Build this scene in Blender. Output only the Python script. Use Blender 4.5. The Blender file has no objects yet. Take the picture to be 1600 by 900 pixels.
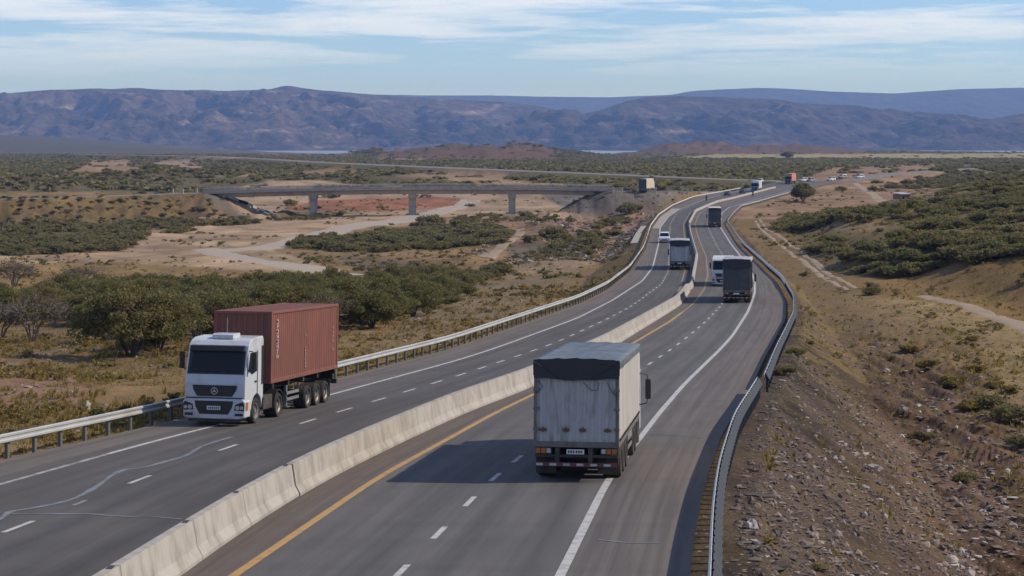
import bpy, bmesh, math, random
import numpy as np
from mathutils import Vector, Matrix, Euler

# ------------------------------------------------------------------ camera, sky, sun, exposure
S = bpy.context.scene
C = S.collection
F, HY, CX = 3000.0, 221.0, 800.0            # focal length and horizon of the 1600x900 photograph

cam_d = bpy.data.cameras.new("camera")
cam_d.sensor_width = 36.0
cam_d.lens = 36.0 * F / 1600.0
cam_d.shift_y = -(450.0 - HY) / 1600.0
cam_d.clip_start = 0.5
cam_d.clip_end = 60000.0
cam = bpy.data.objects.new("camera", cam_d)
cam.location = (0, 0, 0)
cam.rotation_euler = (math.radians(90), 0, 0)
C.objects.link(cam)
S.camera = cam

SUN_EL, SUN_AZ = math.radians(39), math.radians(6)      # azimuth measured from +X towards +Y
W = bpy.data.worlds.new("World")
S.world = W
W.use_nodes = True
wt = W.node_tree
for n in list(wt.nodes):
    wt.nodes.remove(n)


def nd(t, kind, x=None, **kw):
    n = t.nodes.new(kind)
    for k, v in (x or {}).items():
        n.inputs[k].default_value = v
    for k, v in kw.items():
        setattr(n, k, v)
    return n


def ramp(t, pts, fac):
    r = t.nodes.new("ShaderNodeValToRGB")
    e = r.color_ramp.elements
    while len(e) < len(pts):
        e.new(0.5)
    for q, (p, c) in zip(e, pts):
        q.position = p
        q.color = (c, c, c, 1) if isinstance(c, (int, float)) else (*c, 1)
    t.links.new(fac, r.inputs[0])
    return r.outputs[0]


def mixc(t, fac, a, b, mode='MIX'):
    m = t.nodes.new("ShaderNodeMix")
    m.data_type = 'RGBA'
    m.blend_type = mode
    for sock, v in ((m.inputs[0], fac), (m.inputs[6], a), (m.inputs[7], b)):
        if isinstance(v, bpy.types.NodeSocket):
            t.links.new(v, sock)
        elif isinstance(v, (int, float)):
            sock.default_value = v if sock == m.inputs[0] else (v, v, v, 1)
        else:
            sock.default_value = (*v, 1)
    return m.outputs[2]


def mth(t, op, a, b=0.0, c=None, clamp=False):
    m = t.nodes.new("ShaderNodeMath")
    m.operation = op
    m.use_clamp = clamp
    for i, v in enumerate((a, b) if c is None else (a, b, c)):
        if isinstance(v, bpy.types.NodeSocket):
            t.links.new(v, m.inputs[i])
        else:
            m.inputs[i].default_value = v
    return m.outputs[0]


def noise(t, vec, scale, detail=4, rough=0.55, dist=0.0):
    n = nd(t, "ShaderNodeTexNoise", {"Scale": scale, "Detail": detail, "Roughness": rough, "Distortion": dist})
    if vec is not None:
        t.links.new(vec, n.inputs["Vector"])
    return n.outputs[0]


def mapping(t, vec, scale=(1, 1, 1), rot=(0, 0, 0), loc=(0, 0, 0)):
    m = nd(t, "ShaderNodeMapping", {"Scale": scale, "Rotation": rot, "Location": loc})
    t.links.new(vec, m.inputs["Vector"])
    return m.outputs[0]


sky = nd(wt, "ShaderNodeTexSky", sky_type='NISHITA', sun_disc=False)
sky.sun_elevation = SUN_EL
sky.sun_rotation = math.pi / 2 - SUN_AZ
sky.altitude = 1200
sky.air_density = 1.0
sky.dust_density = 0.05
sky.ozone_density = 2.2
tc = nd(wt, "ShaderNodeTexCoord")
CLX, CLZ = 8.8, 1.7
# thin streaky cirrus, wide and flat over the horizon
cv = mapping(wt, tc.outputs["Generated"], scale=(2.6, 2.6, 40), rot=(0, 0.016, 0), loc=(CLX, 0, CLZ))
c1 = noise(wt, cv, 1.7, 7, 0.56, 0.45)
cv2 = mapping(wt, tc.outputs["Generated"], scale=(12, 12, 130), rot=(0, 0.02, 0))
c2 = noise(wt, cv2, 2.0, 4, 0.6, 0.6)
cc = mth(wt, 'ADD', c1, mth(wt, 'MULTIPLY', mth(wt, 'SUBTRACT', c2, 0.5), 0.30))
sep = nd(wt, "ShaderNodeSeparateXYZ")
wt.links.new(tc.outputs["Generated"], sep.inputs[0])
band = ramp(wt, [(0.0, 0.0), (0.030, 0.05), (0.045, 0.75), (0.06, 1.0), (0.4, 0.8), (0.7, 0.25)], sep.outputs[2])
cl = mth(wt, 'MULTIPLY', ramp(wt, [(0.455, 0.0), (0.53, 0.45), (0.62, 0.75), (0.78, 0.9)], cc), band)
# tint the clear part a little bluer, as this air is
skc = mixc(wt, 1.0, sky.outputs[0], (0.77, 0.92, 1.20), 'MULTIPLY')
skyc = mixc(wt, cl, skc, (8.3, 8.7, 9.4))
bg = nd(wt, "ShaderNodeBackground", {"Strength": 0.125})
wt.links.new(skyc, bg.inputs[0])
wo = nd(wt, "ShaderNodeOutputWorld")
wt.links.new(bg.outputs[0], wo.inputs[0])

sd = bpy.data.lights.new("sun", 'SUN')
sd.energy = 4.3
sd.angle = math.radians(0.55)
sd.color = (1.0, 0.88, 0.70)
sun = bpy.data.objects.new("sun", sd)
sdir = Vector((math.cos(SUN_EL) * math.cos(SUN_AZ), math.cos(SUN_EL) * math.sin(SUN_AZ), math.sin(SUN_EL)))
sun.rotation_euler = sdir.to_track_quat('Z', 'Y').to_euler()
sun.location = (60, 60, 60)
C.objects.link(sun)

S.view_settings.view_transform = 'Standard'
S.view_settings.look = 'None'
S.view_settings.gamma = 1.0
S.view_settings.use_curve_mapping = False
S.view_settings.exposure = 0.0
S.cycles.max_bounces = 5
S.cycles.diffuse_bounces = 2
S.cycles.glossy_bounces = 2
S.cycles.transmission_bounces = 2
S.cycles.transparent_max_bounces = 6
S.cycles.volume_bounces = 0
S.cycles.use_denoising = True
S.cycles.caustics_reflective = False
S.cycles.caustics_refractive = False

HAZE = 7.2e-5
rng = np.random.default_rng(7)
random.seed(7)

# ------------------------------------------------------------------ numeric terrain


def hash2(i, j, s):
    n = (i.astype(np.int64) * 374761393 + j.astype(np.int64) * 668265263 + s * 982451653) & 0x7fffffff
    n = ((n ^ (n >> 13)) * 1274126177) & 0x7fffffff
    return ((n ^ (n >> 16)) & 0xffff) / 65535.0


def vnoise(x, y, s=0):
    x = np.asarray(x, float)
    y = np.asarray(y, float)
    i = np.floor(x)
    j = np.floor(y)
    u = x - i
    v = y - j
    u = u * u * (3 - 2 * u)
    v = v * v * (3 - 2 * v)
    a, b = hash2(i, j, s), hash2(i + 1, j, s)
    c, d = hash2(i, j + 1, s), hash2(i + 1, j + 1, s)
    return (a + (b - a) * u) * (1 - v) + (c + (d - c) * u) * v


def fbm(x, y, s=0, o=4, g=0.5):
    t = 0
    a = 1
    n = 0
    for k in range(o):
        t = t + a * (vnoise(x, y, s + k) - 0.5)
        n += a
        a *= g
        x = x * 2.03 + 11.7
        y = y * 2.03 - 5.3
    return t / n * 2


def sst(a, b, x):
    t = np.clip((x - a) / (b - a), 0, 1)
    return t * t * (3 - 2 * t)


YG = np.arange(-120, 871, 1.0)


def smooth(v, n):
    k = np.hanning(n + 2)[1:-1]
    k /= k.sum()
    p = np.pad(v, n // 2, mode='reflect', reflect_type='odd')
    return np.convolve(p, k, 'valid')[:len(v)]


def line(pts, n=15):
    P = np.array(pts, float)
    s0 = (P[1, 0] - P[0, 0]) / (P[1, 1] - P[0, 1])
    s1 = (P[-1, 0] - P[-2, 0]) / (P[-1, 1] - P[-2, 1])
    v = np.interp(YG, P[:, 1], P[:, 0])
    v = np.where(YG < P[0, 1], P[0, 0] + s0 * (YG - P[0, 1]), v)
    v = np.where(YG > P[-1, 1], P[-1, 0] + s1 * (YG - P[-1, 1]), v)
    return smooth(v, n)


zr_pts = np.array([(-120, -1.0), (0, -6.7), (40, -9.05), (58, -10.1), (75, -11.0), (120, -12.95), (179, -14.9), (250, -16.6), (320, -17.3), (395, -17.5), (880, -17.5)])
ZRG = smooth(np.interp(YG, zr_pts[:, 1 - 1], zr_pts[:, 1]), 21)
G_yelR = line([(-5.8, 40), (-4.0, 57.8), (-0.9, 78), (0.9, 87.2), (7.5, 122.8), (12.2, 148.2), (16.1, 172), (19.9, 199), (23.9, 234), (28.7, 284), (35, 363), (38.8, 407), (44.9, 460.8), (50.7, 500.2), (60.5, 541), (71, 590), (97.5, 700), (137, 860)])
G_whR = line([(1, 40), (2.9, 57.5), (5.9, 78), (8.4, 93.5), (15.2, 132.2), (19.8, 161.2), (24.4, 193), (27.2, 215), (30.3, 243), (33.8, 284), (37.2, 327), (42.8, 394.8), (51.3, 469), (57.6, 509.8), (65, 541.2), (75.9, 590), (102.5, 700), (142, 860)])
G_bar = line([(-6.9, 40), (-6.5, 46.8), (-5.6, 56.5), (-4.2, 66), (-2.2, 78), (1.0, 91.8), (6.8, 123.8), (14.9, 170.8), (18.9, 201.5), (22.8, 240), (27.4, 284), (33.8, 363), (37.6, 407), (45.7, 477.5), (53.2, 520), (59.3, 552.8), (68.6, 590), (78.3, 632.8), (96, 709.5), (132, 850)])
G_daL = line([(-13, 40), (-12.1, 47.2), (-11.1, 57), (-9.8, 66), (-8.1, 75.5), (-5.3, 87.5), (-2.6, 99.2), (0.7, 115.2), (2.9, 125.5), (7.3, 150), (10.2, 167.8), (14.1, 195.2), (16.5, 211.5), (19.8, 243), (28.5, 347), (33.5, 407), (40.3, 469), (47.5, 515), (63, 590), (90, 709), (128, 860)])
G_whL = line([(-17.4, 40), (-14.9, 55.8), (-12.8, 67.8), (-8.2, 87.8), (-3.3, 108.8), (5.1, 151.8), (9.8, 183), (14.8, 218), (18.7, 255), (25, 327), (30.1, 389.8), (36.2, 445), (42.9, 493), (59, 585), (86, 705), (124, 860)])
G_raL = line([(-21, 42), (-16.7, 62.8), (-13.2, 78), (-9.3, 95.5), (-3.9, 121), (5.8, 174.2), (10, 201.5), (14.8, 243), (20.5, 300.2), (28.1, 388.8), (34, 445), (42.6, 509.8), (55.8, 590), (64.5, 625), (75, 665), (120, 850)])
G_raR = line([(3.7, 35.8), (4.8, 45.8), (6, 55.5), (8.3, 71.5), (11.3, 88.2), (13.2, 99.8), (15.7, 115), (21.8, 150), (26, 179.2), (30.3, 217.5), (33.6, 256.8), (37.4, 310.5), (40, 341.2), (45.8, 408.8), (51.5, 448.8), (60.6, 507.8), (70, 545), (80.5, 590), (107, 700), (150, 860)])


def at(g, Y):
    return np.interp(Y, YG, g)


def zroad(Y):
    return np.interp(Y, YG, ZRG)


NL = np.array([(-9000, -6), (-120, -1.2), (0, -6.9), (40, -9.1), (75, -11.0), (100, -12.1), (150, -14.6), (200, -17.5), (260, -20.5), (320, -22), (450, -22.5), (600, -23), (690, -23), (780, -20.3), (900, -18.5), (1100, -18.2), (2000, -20), (3000, -21.5), (4000, -28), (5000, -37), (7000, -42), (30000, -42)])
NR = np.array([(-9000, -8), (-120, -8), (0, -13.2), (40, -14.4), (80, -15.2), (120, -15.7), (200, -16.3), (300, -17.0), (500, -17.6), (900, -18.0), (1100, -18.2), (2000, -20), (3000, -21.5), (4000, -28), (5000, -37), (7000, -42), (30000, -42)])
FOOT = np.array([(0, 62), (100, 56), (183, 48), (225, 45), (247, 43), (300, 46), (400, 60), (479, 86), (600, 125), (760, 178), (1000, 250)])

# embankment corridors: polyline (x, y, z), half width, slope run
CORR = [
    ([(-330, 400, -15.5), (-240, 462, -15.6), (-139, 535, -15.9), (-97, 598, -15.9)], 5.0, 1.9),
    ([(31, 600, -15.4), (42, 602, -15.6), (58, 622, -16.2), (76, 665, -17.3)], 5.0, 1.6),
    ([(128, 830, -17.4), (92, 868, -16.9), (40, 960, -16.0), (0, 1038, -15.6), (-138, 1385, -15.0), (-201, 1588, -14.6), (-300, 1900, -14.5), (-520, 2300, -15)], 13.0, 4.0),
    ([(122, 800, -17.5), (150, 850, -16.8), (185, 930, -15.5), (260, 1080, -15.0), (360, 1200, -16.5)], 9.0, 5.0),
]


def seg_dist(X, Y, pts):
    bd = np.full(X.shape, 1e9)
    bz = np.zeros(X.shape)
    for (x0, y0, z0), (x1, y1, z1) in zip(pts[:-1], pts[1:]):
        dx, dy = x1 - x0, y1 - y0
        t = np.clip(((X - x0) * dx + (Y - y0) * dy) / (dx * dx + dy * dy), 0, 1)
        d = np.hypot(X - x0 - t * dx, Y - y0 - t * dy)
        m = d < bd
        bd = np.where(m, d, bd)
        bz = np.where(m, z0 + t * (z1 - z0), bz)
    return bd, bz


BUMPS = [(-60, 2450, 95, 160, 12), (30, 2600, 70, 150, 11), (-185, 2700, 60, 150, 8), (275, 3350, 60, 200, 17), (365, 3500, 55, 200, 19), (500, 3400, 80, 200, 15), (690, 3500, 90, 200, 6), (-1100, 1700, 150, 200, 0),
         (-70, 930, 30, 35, 3.0), (-195, 980, 45, 70, 4.5), (-235, 800, 50, 60, 4), (85, 730, 18, 25, 1.5), (-40, 30, 6, 12, 1.2)]


def height(X, Y):
    X = np.asarray(X, float)
    Y = np.asarray(Y, float)
    xl, xr, zr = at(G_raL, Y), at(G_raR, Y), zroad(np.clip(Y, -120, 869))
    nl = np.interp(Y, NL[:, 0], NL[:, 1])
    nr = np.interp(Y, NR[:, 0], NR[:, 1])
    # rise of the hill on the right
    ft = np.interp(Y, FOOT[:, 0], FOOT[:, 1]) + 5 * fbm(X / 23, Y / 23, 31, 3)
    e = X - ft
    hill = 3.4 * sst(-2, 11, e) * (0.75 + 0.5 * vnoise(X / 18, Y / 18, 5)) + 0.150 * np.clip(e - 9, 0, None) + 0.10 * np.clip(e - 24, 0, None)
    cap = 13.0
    hill = cap * (1 - np.exp(-hill / cap))
    hill = hill * (1 - sst(760, 1080, Y)) * sst(60, 175, Y)
    nr = nr + hill
    mid = at(G_bar, np.clip(Y, -120, 869))
    side = np.where(Y < 870, sst(-3, 3, X - mid), sst(-60, 60, X - mid))
    n = nl * (1 - side) + nr * side
    R = np.hypot(X, Y)
    amp = 0.25 + 0.55 * sst(90, 300, R) + 0.7 * sst(700, 1800, R)
    n = n + amp * fbm(X / 26, Y / 26, 1, 4) + 0.12 * fbm(X / 3.1, Y / 3.1, 9, 3) * (1 - sst(250, 500, R))
    n = n + 0.9 * sst(1200, 2600, R) * fbm(X / 160, Y / 160, 14, 3)
    for bx, by, sx, sy, h in BUMPS:
        n = n + h * np.exp(-((X - bx) / sx) ** 2 - ((Y - by) / sy) ** 2) * (1 + 0.75 * fbm(X / 24, Y / 40, 77, 4))
    n = n + 3.5 * sst(2300, 3050, Y) * sst(180, 420, X) * (1 - sst(3200, 3900, Y))
    # long low hill far on the left, and the far shore
    n = n + 60 * sst(-380, -1650, X) * np.exp(-((Y - 5200) / 900) ** 2) * (1 + 0.15 * fbm(X / 300, Y / 300, 3, 3))
    n = n + 9 * sst(-520, -800, X) * np.exp(-((Y - 4300) / 350) ** 2)
    n = n + 12 * np.exp(-((X + 150) / 260) ** 2 - ((Y - 4700) / 300) ** 2) + 12 * np.exp(-((X - 900) / 500) ** 2 - ((Y - 4700) / 300) ** 2)
    # mounds and gullies left of the road around the wash
    gl = sst(300, 340, Y) * (1 - sst(520, 560, Y)) * (1 - side) * sst(-45, 5, X)
    n = n + gl * (1.6 * fbm(X / 9, Y / 22, 41, 4) + 1.0)
    # loose ridges on the bank to the right
    gr = side * (1 - sst(130, 190, Y)) * sst(0, 6, X - xr)
    cst = X + 0.11 * Y + 1.2 * fbm(X / 7, Y / 7, 57, 2)
    n = n + gr * (1.0 * (0.5 - np.abs(fbm(cst / 1.7, Y / 15, 51, 4, .6))) * sst(.6, 3, X - xr) * sst(17, 11, X - xr) + 0.2 * fbm(X / .9, Y / 1.6, 53, 3) - .3)
    for pts, w, s in CORR:
        d, z = seg_dist(X, Y, pts)
        k = np.clip(d - w, 0, None) / s
        rough = (2.6 if s < 3 else 0.0) * fbm(X / 7, Y / 6, 21, 4) * sst(0, 5, d - w)
        n = np.clip(n, z - 0.12 - k, z - 0.12 + k) + rough * (d < w + 25)
    # the road bed
    dl, dr = xl - X - 0.9, X - xr - 0.9
    d = np.maximum(np.maximum(dl, dr), 0)
    bed = zr - 0.16
    k = d / 1.9
    rgh = 0.22 * fbm(X / 2.3, Y / 2.3, 61, 3) * sst(0.2, 3, d) * (1 - sst(300, 500, R))
    m = (Y > -120) & (Y < 868)
    blend = sst(0, 0.6, d)
    nn = np.clip(n, bed - k, bed + k)
    nn = bed * (1 - blend) + nn * blend + rgh * np.where(d < 40, 1, 0)
    return np.where(m, nn, n)


def unproj(px, py, hf=height, near=24.0):
    Y = np.concatenate([np.arange(near, 400, 0.5), np.geomspace(400, 9000, 3000)])
    X = (px - CX) / F * Y
    d = -(py - HY) / F * Y - hf(X, Y)
    i = np.where(d < 0)[0]
    i = i[0] if len(i) else len(Y) - 1
    return float(X[i]), float(Y[i]), float(hf(np.array([X[i]]), np.array([Y[i]]))[0])


def proj(X, Y, Z):
    return CX + F * X / Y, HY - F * Z / Y


def inpoly(px, py, poly):
    P = np.array(poly, float)
    c = np.zeros(px.shape, bool)
    j = len(P) - 1
    for i in range(len(P)):
        xi, yi = P[i]
        xj, yj = P[j]
        m = ((yi > py) != (yj > py)) & (px < (xj - xi) * (py - yi) / (yj - yi + 1e-9) + xi)
        c ^= m
        j = i
    return c


def lin(c):
    c = np.asarray(c, float) / 255
    return tuple(np.where(c <= 0.04045, c / 12.92, ((c + 0.055) / 1.055) ** 2.4))


# ------------------------------------------------------------------ scene helpers
def tag(o, label=None, cat=None, group=None, kind=None):
    if label:
        o["label"] = label
    if cat:
        o["category"] = cat
    if group:
        o["group"] = group
    if kind:
        o["kind"] = kind
    return o


def thing(name, label, cat, loc=(0, 0, 0), rot=(0, 0, 0), group=None):
    o = bpy.data.objects.new(name, None)
    o.empty_display_size = 0.3
    o.location = loc
    o.rotation_euler = rot
    C.objects.link(o)
    return tag(o, label, cat, group)


def np_mesh(name, V, Fc, mats, parent=None, attrs=None, smooth_=False, fm=None):
    """V: (n,3), Fc: (m,k) index array with k 3 or 4."""
    me = bpy.data.meshes.new(name)
    V = np.asarray(V, np.float32)
    Fc = np.asarray(Fc, np.int32)
    k = Fc.shape[1]
    me.vertices.add(len(V))
    me.vertices.foreach_set("co", V.ravel())
    me.loops.add(Fc.size)
    me.loops.foreach_set("vertex_index", Fc.ravel())
    me.polygons.add(len(Fc))
    me.polygons.foreach_set("loop_start", np.arange(0, Fc.size, k, dtype=np.int32))
    me.polygons.foreach_set("loop_total", np.full(len(Fc), k, np.int32))
    if fm is not None:
        me.polygons.foreach_set("material_index", np.asarray(fm, np.int32))
    me.polygons.foreach_set("use_smooth", np.full(len(Fc), bool(smooth_)))
    me.update(calc_edges=True)
    for an, (dom, arr) in (attrs or {}).items():
        arr = np.asarray(arr, np.float32)
        if arr.ndim == 1:
            a = me.attributes.new(an, 'FLOAT', dom)
            a.data.foreach_set("value", arr)
        elif arr.shape[1] == 3:
            a = me.attributes.new(an, 'FLOAT_COLOR', dom)
            a.data.foreach_set("color", np.concatenate([arr, np.ones((len(arr), 1), np.float32)], 1).ravel())
    for m in mats:
        me.materials.append(m)
    o = bpy.data.objects.new(name, me)
    C.objects.link(o)
    if parent:
        o.parent = parent
    return o


def copy_tree(o, parent=None):
    c = o.copy()
    C.objects.link(c)
    if parent:
        c.parent = parent
    for ch in list(o.children):
        copy_tree(ch, c)
    return c


class MB:
    """collects shapes and links them as one mesh object"""

    def __init__(s):
        s.v = []
        s.f = []
        s.m = []

    def add(s, vs, fs, mi=0):
        b = len(s.v)
        s.v += [tuple(p) for p in vs]
        s.f += [tuple(b + i for i in f) for f in fs]
        s.m += [mi] * len(fs)
        return s

    def box(s, x0, x1, y0, y1, z0, z1, mi=0):
        vs = [(x, y, z) for z in (z0, z1) for y in (y0, y1) for x in (x0, x1)]
        return s.add(vs, [(0, 2, 3, 1), (4, 5, 7, 6), (0, 1, 5, 4), (2, 6, 7, 3), (0, 4, 6, 2), (1, 3, 7, 5)], mi)

    def prism(s, prof, axis, a, b, mi=0):
        """prof: 2D points in the plane of the other two axes (in x,y,z order), extruded from a to b"""
        n = len(prof)

        def P(p, t):
            return {'x': (t, p[0], p[1]), 'y': (p[0], t, p[1]), 'z': (p[0], p[1], t)}[axis]
        vs = [P(p, a) for p in prof] + [P(p, b) for p in prof]
        fs = [tuple(range(n))[::-1], tuple(range(n, 2 * n))] + [(i, (i + 1) % n, n + (i + 1) % n, n + i) for i in range(n)]
        return s.add(vs, fs, mi)

    def loft(s, rings, mi=0, caps=True):
        n = len(rings[0])
        vs = [p for r in rings for p in r]
        fs = []
        for k in range(len(rings) - 1):
            for i in range(n):
                j = (i + 1) % n
                fs.append((k * n + i, k * n + j, (k + 1) * n + j, (k + 1) * n + i))
        if caps:
            fs += [tuple(range(n))[::-1], tuple(range((len(rings) - 1) * n, len(rings) * n))]
        return s.add(vs, fs, mi)

    def cyl(s, c, axis, r, l, n=16, mi=0, r2=None):
        r2 = r if r2 is None else r2
        rings = []
        for t, rr in ((-l / 2, r), (l / 2, r2)):
            ring = []
            for i in range(n):
                a = 2 * math.pi * i / n
                u, w = rr * math.cos(a), rr * math.sin(a)
                d = {'x': (t, u, w), 'y': (u, t, w), 'z': (u, w, t)}[axis]
                ring.append((c[0] + d[0], c[1] + d[1], c[2] + d[2]))
            rings.append(ring)
        return s.loft(rings, mi)

    def lathe_x(s, c, prof, n=20, mi=0):
        """prof: (x offset, radius) closed list revolved about the x axis"""
        m = len(prof)
        vs = []
        fs = []
        for i in range(n):
            a = 2 * math.pi * i / n
            for px, r in prof:
                vs.append((c[0] + px, c[1] + r * math.cos(a), c[2] + r * math.sin(a)))
        for i in range(n):
            j = (i + 1) % n
            for k in range(m):
                l = (k + 1) % m
                fs.append((i * m + k, i * m + l, j * m + l, j * m + k))
        return s.add(vs, fs, mi)

    def tube(s, pts, r, n=6, mi=0, r2=None):
        r2 = r if r2 is None else r2
        pts = [Vector(p) for p in pts]
        rings = []
        for i, p in enumerate(pts):
            d = (pts[min(i + 1, len(pts) - 1)] - pts[max(i - 1, 0)]).normalized()
            u = d.cross(Vector((0, 0, 1)) if abs(d.z) < 0.9 else Vector((1, 0, 0))).normalized()
            w = d.cross(u)
            rr = r + (r2 - r) * i / max(1, len(pts) - 1)
            rings.append([tuple(p + u * rr * math.cos(2 * math.pi * k / n) + w * rr * math.sin(2 * math.pi * k / n)) for k in range(n)])
        return s.loft(rings, mi)

    def build(s, name, mats, parent=None, bevel=0, seg=2, smooth_=False, loc=None):
        me = bpy.data.meshes.new(name)
        me.from_pydata(s.v, [], s.f)
        for m in (mats if isinstance(mats, (list, tuple)) else [mats]):
            me.materials.append(m)
        me.polygons.foreach_set("material_index", s.m)
        bm = bmesh.new()
        bm.from_mesh(me)
        bmesh.ops.recalc_face_normals(bm, faces=bm.faces)
        if bevel:
            es = [e for e in bm.edges if len(e.link_faces) == 2 and e.calc_face_angle(0) > 0.35]
            bmesh.ops.bevel(bm, geom=es, offset=bevel, segments=seg, profile=0.5, affect='EDGES', clamp_overlap=True)
        bm.to_mesh(me)
        bm.free()
        if smooth_:
            me.polygons.foreach_set("use_smooth", [True] * len(me.polygons))
        o = bpy.data.objects.new(name, me)
        C.objects.link(o)
        if parent:
            o.parent = parent
        if loc:
            o.location = loc
        return o


# ------------------------------------------------------------------ materials
def new_mat(name):
    m = bpy.data.materials.new(name)
    m.use_nodes = True
    t = m.node_tree
    b = t.nodes["Principled BSDF"]
    return m, t, b


def pmat(name, col, rough=0.6, metal=0.0, var=0.15, scale=3.0, dirt=None, dirt_amt=0.0, dirt_scale=1.2, bump=0.0, bscale=30.0, coat=0.0, spec=None, stretch=(1, 1, 1)):
    m, t, b = new_mat(name)
    tcn = nd(t, "ShaderNodeTexCoord")
    v = mapping(t, tcn.outputs["Object"], scale=stretch)
    n1 = noise(t, v, scale, 5, 0.6)
    col = np.array(col)
    c = mixc(t, n1, tuple(col * (1 - var)), tuple(np.minimum(col * (1 + var), 1)))
    if dirt is not None:
        n2 = noise(t, mapping(t, tcn.outputs["Object"], scale=stretch, loc=(5, 3, 1)), dirt_scale, 6, 0.65)
        f = ramp(t, [(0.62 - dirt_amt * 0.35, 0.0), (0.80 - dirt_amt * 0.2, 1.0)], n2)
        f = mth(t, 'MULTIPLY', f, min(1.0, 0.4 + dirt_amt))
        c = mixc(t, f, c, dirt)
    t.links.new(c, b.inputs["Base Color"])
    b.inputs["Metallic"].default_value = metal
    r = mth(t, 'ADD', mth(t, 'MULTIPLY', n1, 0.2), rough - 0.1, clamp=True)
    t.links.new(r, b.inputs["Roughness"])
    if coat:
        b.inputs["Coat Weight"].default_value = coat
        b.inputs["Coat Roughness"].default_value = 0.12
    if spec is not None:
        b.inputs["Specular IOR Level"].default_value = spec
    if bump:
        bn = noise(t, tcn.outputs["Object"], bscale, 4, 0.6)
        bp = nd(t, "ShaderNodeBump", {"Strength": bump, "Distance": 0.02})
        t.links.new(bn, bp.inputs["Height"])
        t.links.new(bp.outputs[0], b.inputs["Normal"])
    return m


M = {}
M['white_paint'] = pmat('white_paint', (0.52, 0.54, 0.57), 0.35, dirt=(0.33, 0.29, 0.24), dirt_amt=0.35, coat=0.4, var=0.06)
M['white_metal'] = pmat('white_metal', (0.55, 0.525, 0.475), 0.5, dirt=(0.40, 0.34, 0.26), dirt_amt=0.3, var=0.06, stretch=(1, 1, .4))
M['grey_panel'] = pmat('grey_panel', (0.42, 0.42, 0.44), 0.5, dirt=(0.22, 0.19, 0.16), dirt_amt=0.5, var=0.1, stretch=(2.2, 2.2, .5))
M['door_panel'] = pmat('door_panel', (0.40, 0.39, 0.385), 0.5, dirt=(0.19, 0.155, 0.13), dirt_amt=0.38, var=0.06, scale=2, dirt_scale=2.4, stretch=(2.4, 2.4, .5))
M['tarp_blue'] = pmat('tarp_blue', (0.078, 0.095, 0.112), 0.48, dirt=(0.17, 0.18, 0.18), dirt_amt=0.5, var=0.25, bump=0.6, bscale=4)
M['tarp_black'] = pmat('tarp_black', (0.018, 0.02, 0.026), 0.55, var=0.25, bump=0.5, bscale=5)
M['tarp_grey'] = pmat('tarp_grey', (0.06, 0.062, 0.066), 0.6, var=0.25, dirt=(0.12, 0.11, 0.1), dirt_amt=0.4, bump=0.4, bscale=5)
M['dark_metal'] = pmat('dark_metal', (0.035, 0.033, 0.032), 0.6, metal=0.2, dirt=(0.12, 0.09, 0.065), dirt_amt=0.5, var=0.3)
M['rust_metal'] = pmat('rust_metal', (0.17, 0.155, 0.145), 0.6, metal=0.2, dirt=(0.13, 0.06, 0.03), dirt_amt=0.45, dirt_scale=5)
M['rust'] = pmat('rust', (0.15, 0.075, 0.035), 0.8, var=0.4, scale=14)
M['alu'] = pmat('alu', (0.45, 0.45, 0.45), 0.4, metal=0.7, dirt=(0.2, 0.17, 0.14), dirt_amt=0.4)
M['rubber'] = pmat('rubber', (0.02, 0.019, 0.018), 0.85, dirt=(0.10, 0.08, 0.06), dirt_amt=0.45, var=0.3, bump=0.3)
M['rim'] = pmat('rim', (0.24, 0.23, 0.22), 0.5, metal=0.4, dirt=(0.14, 0.10, 0.07), dirt_amt=0.5, var=0.2)
M['glass'] = pmat('glass', (0.008, 0.011, 0.014), 0.16, var=0.5, scale=1.5, spec=0.32)
M['black_plastic'] = pmat('black_plastic', (0.016, 0.016, 0.018), 0.5, var=0.2)
M['lamp_clear'] = pmat('lamp_clear', (0.55, 0.57, 0.6), 0.12, metal=0.5, var=0.3, scale=25)
M['lamp_orange'] = pmat('lamp_orange', (0.42, 0.12, 0.02), 0.25, var=0.25, scale=18)
M['lamp_red'] = pmat('lamp_red', (0.36, 0.025, 0.018), 0.25, var=0.2)
M['bumper_red'] = pmat('bumper_red', (0.15, 0.03, 0.028), 0.6, var=0.3, dirt=(0.08, 0.06, 0.05), dirt_amt=0.5, dirt_scale=4)
M['plate'] = pmat('plate', (0.62, 0.62, 0.6), 0.5, var=0.1)
M['letter'] = pmat('letter', (0.55, 0.50, 0.46), 0.6, var=0.1, dirt=(0.30, 0.12, 0.09), dirt_amt=0.5, dirt_scale=9)
M['dark_letter'] = pmat('dark_letter', (0.06, 0.06, 0.07), 0.6)
M['container_red'] = pmat('container_red', (0.215, 0.072, 0.048), 0.62, var=0.2, dirt=(0.15, 0.062, 0.042), dirt_amt=0.7, stretch=(1, 1, .35))
M['orange_box'] = pmat('orange_box', (0.52, 0.20, 0.12), 0.55, var=0.12)
M['blue_paint'] = pmat('blue_paint', (0.10, 0.22, 0.36), 0.4, coat=0.3)
M['car_white'] = pmat('car_white', (0.75, 0.76, 0.78), 0.3, coat=0.5, var=0.05)
M['car_dark'] = pmat('car_dark', (0.05, 0.055, 0.065), 0.3, coat=0.5, var=0.1)
M['car_silver'] = pmat('car_silver', (0.42, 0.43, 0.45), 0.3, metal=0.5, coat=0.5, var=0.1)
M['concrete'] = pmat('concrete', (0.375, 0.345, 0.305), 0.85, dirt=(0.21, 0.185, 0.155), dirt_amt=0.5, dirt_scale=1.6, var=0.12, bump=0.25, bscale=16, stretch=(1, 1, .45))
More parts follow.
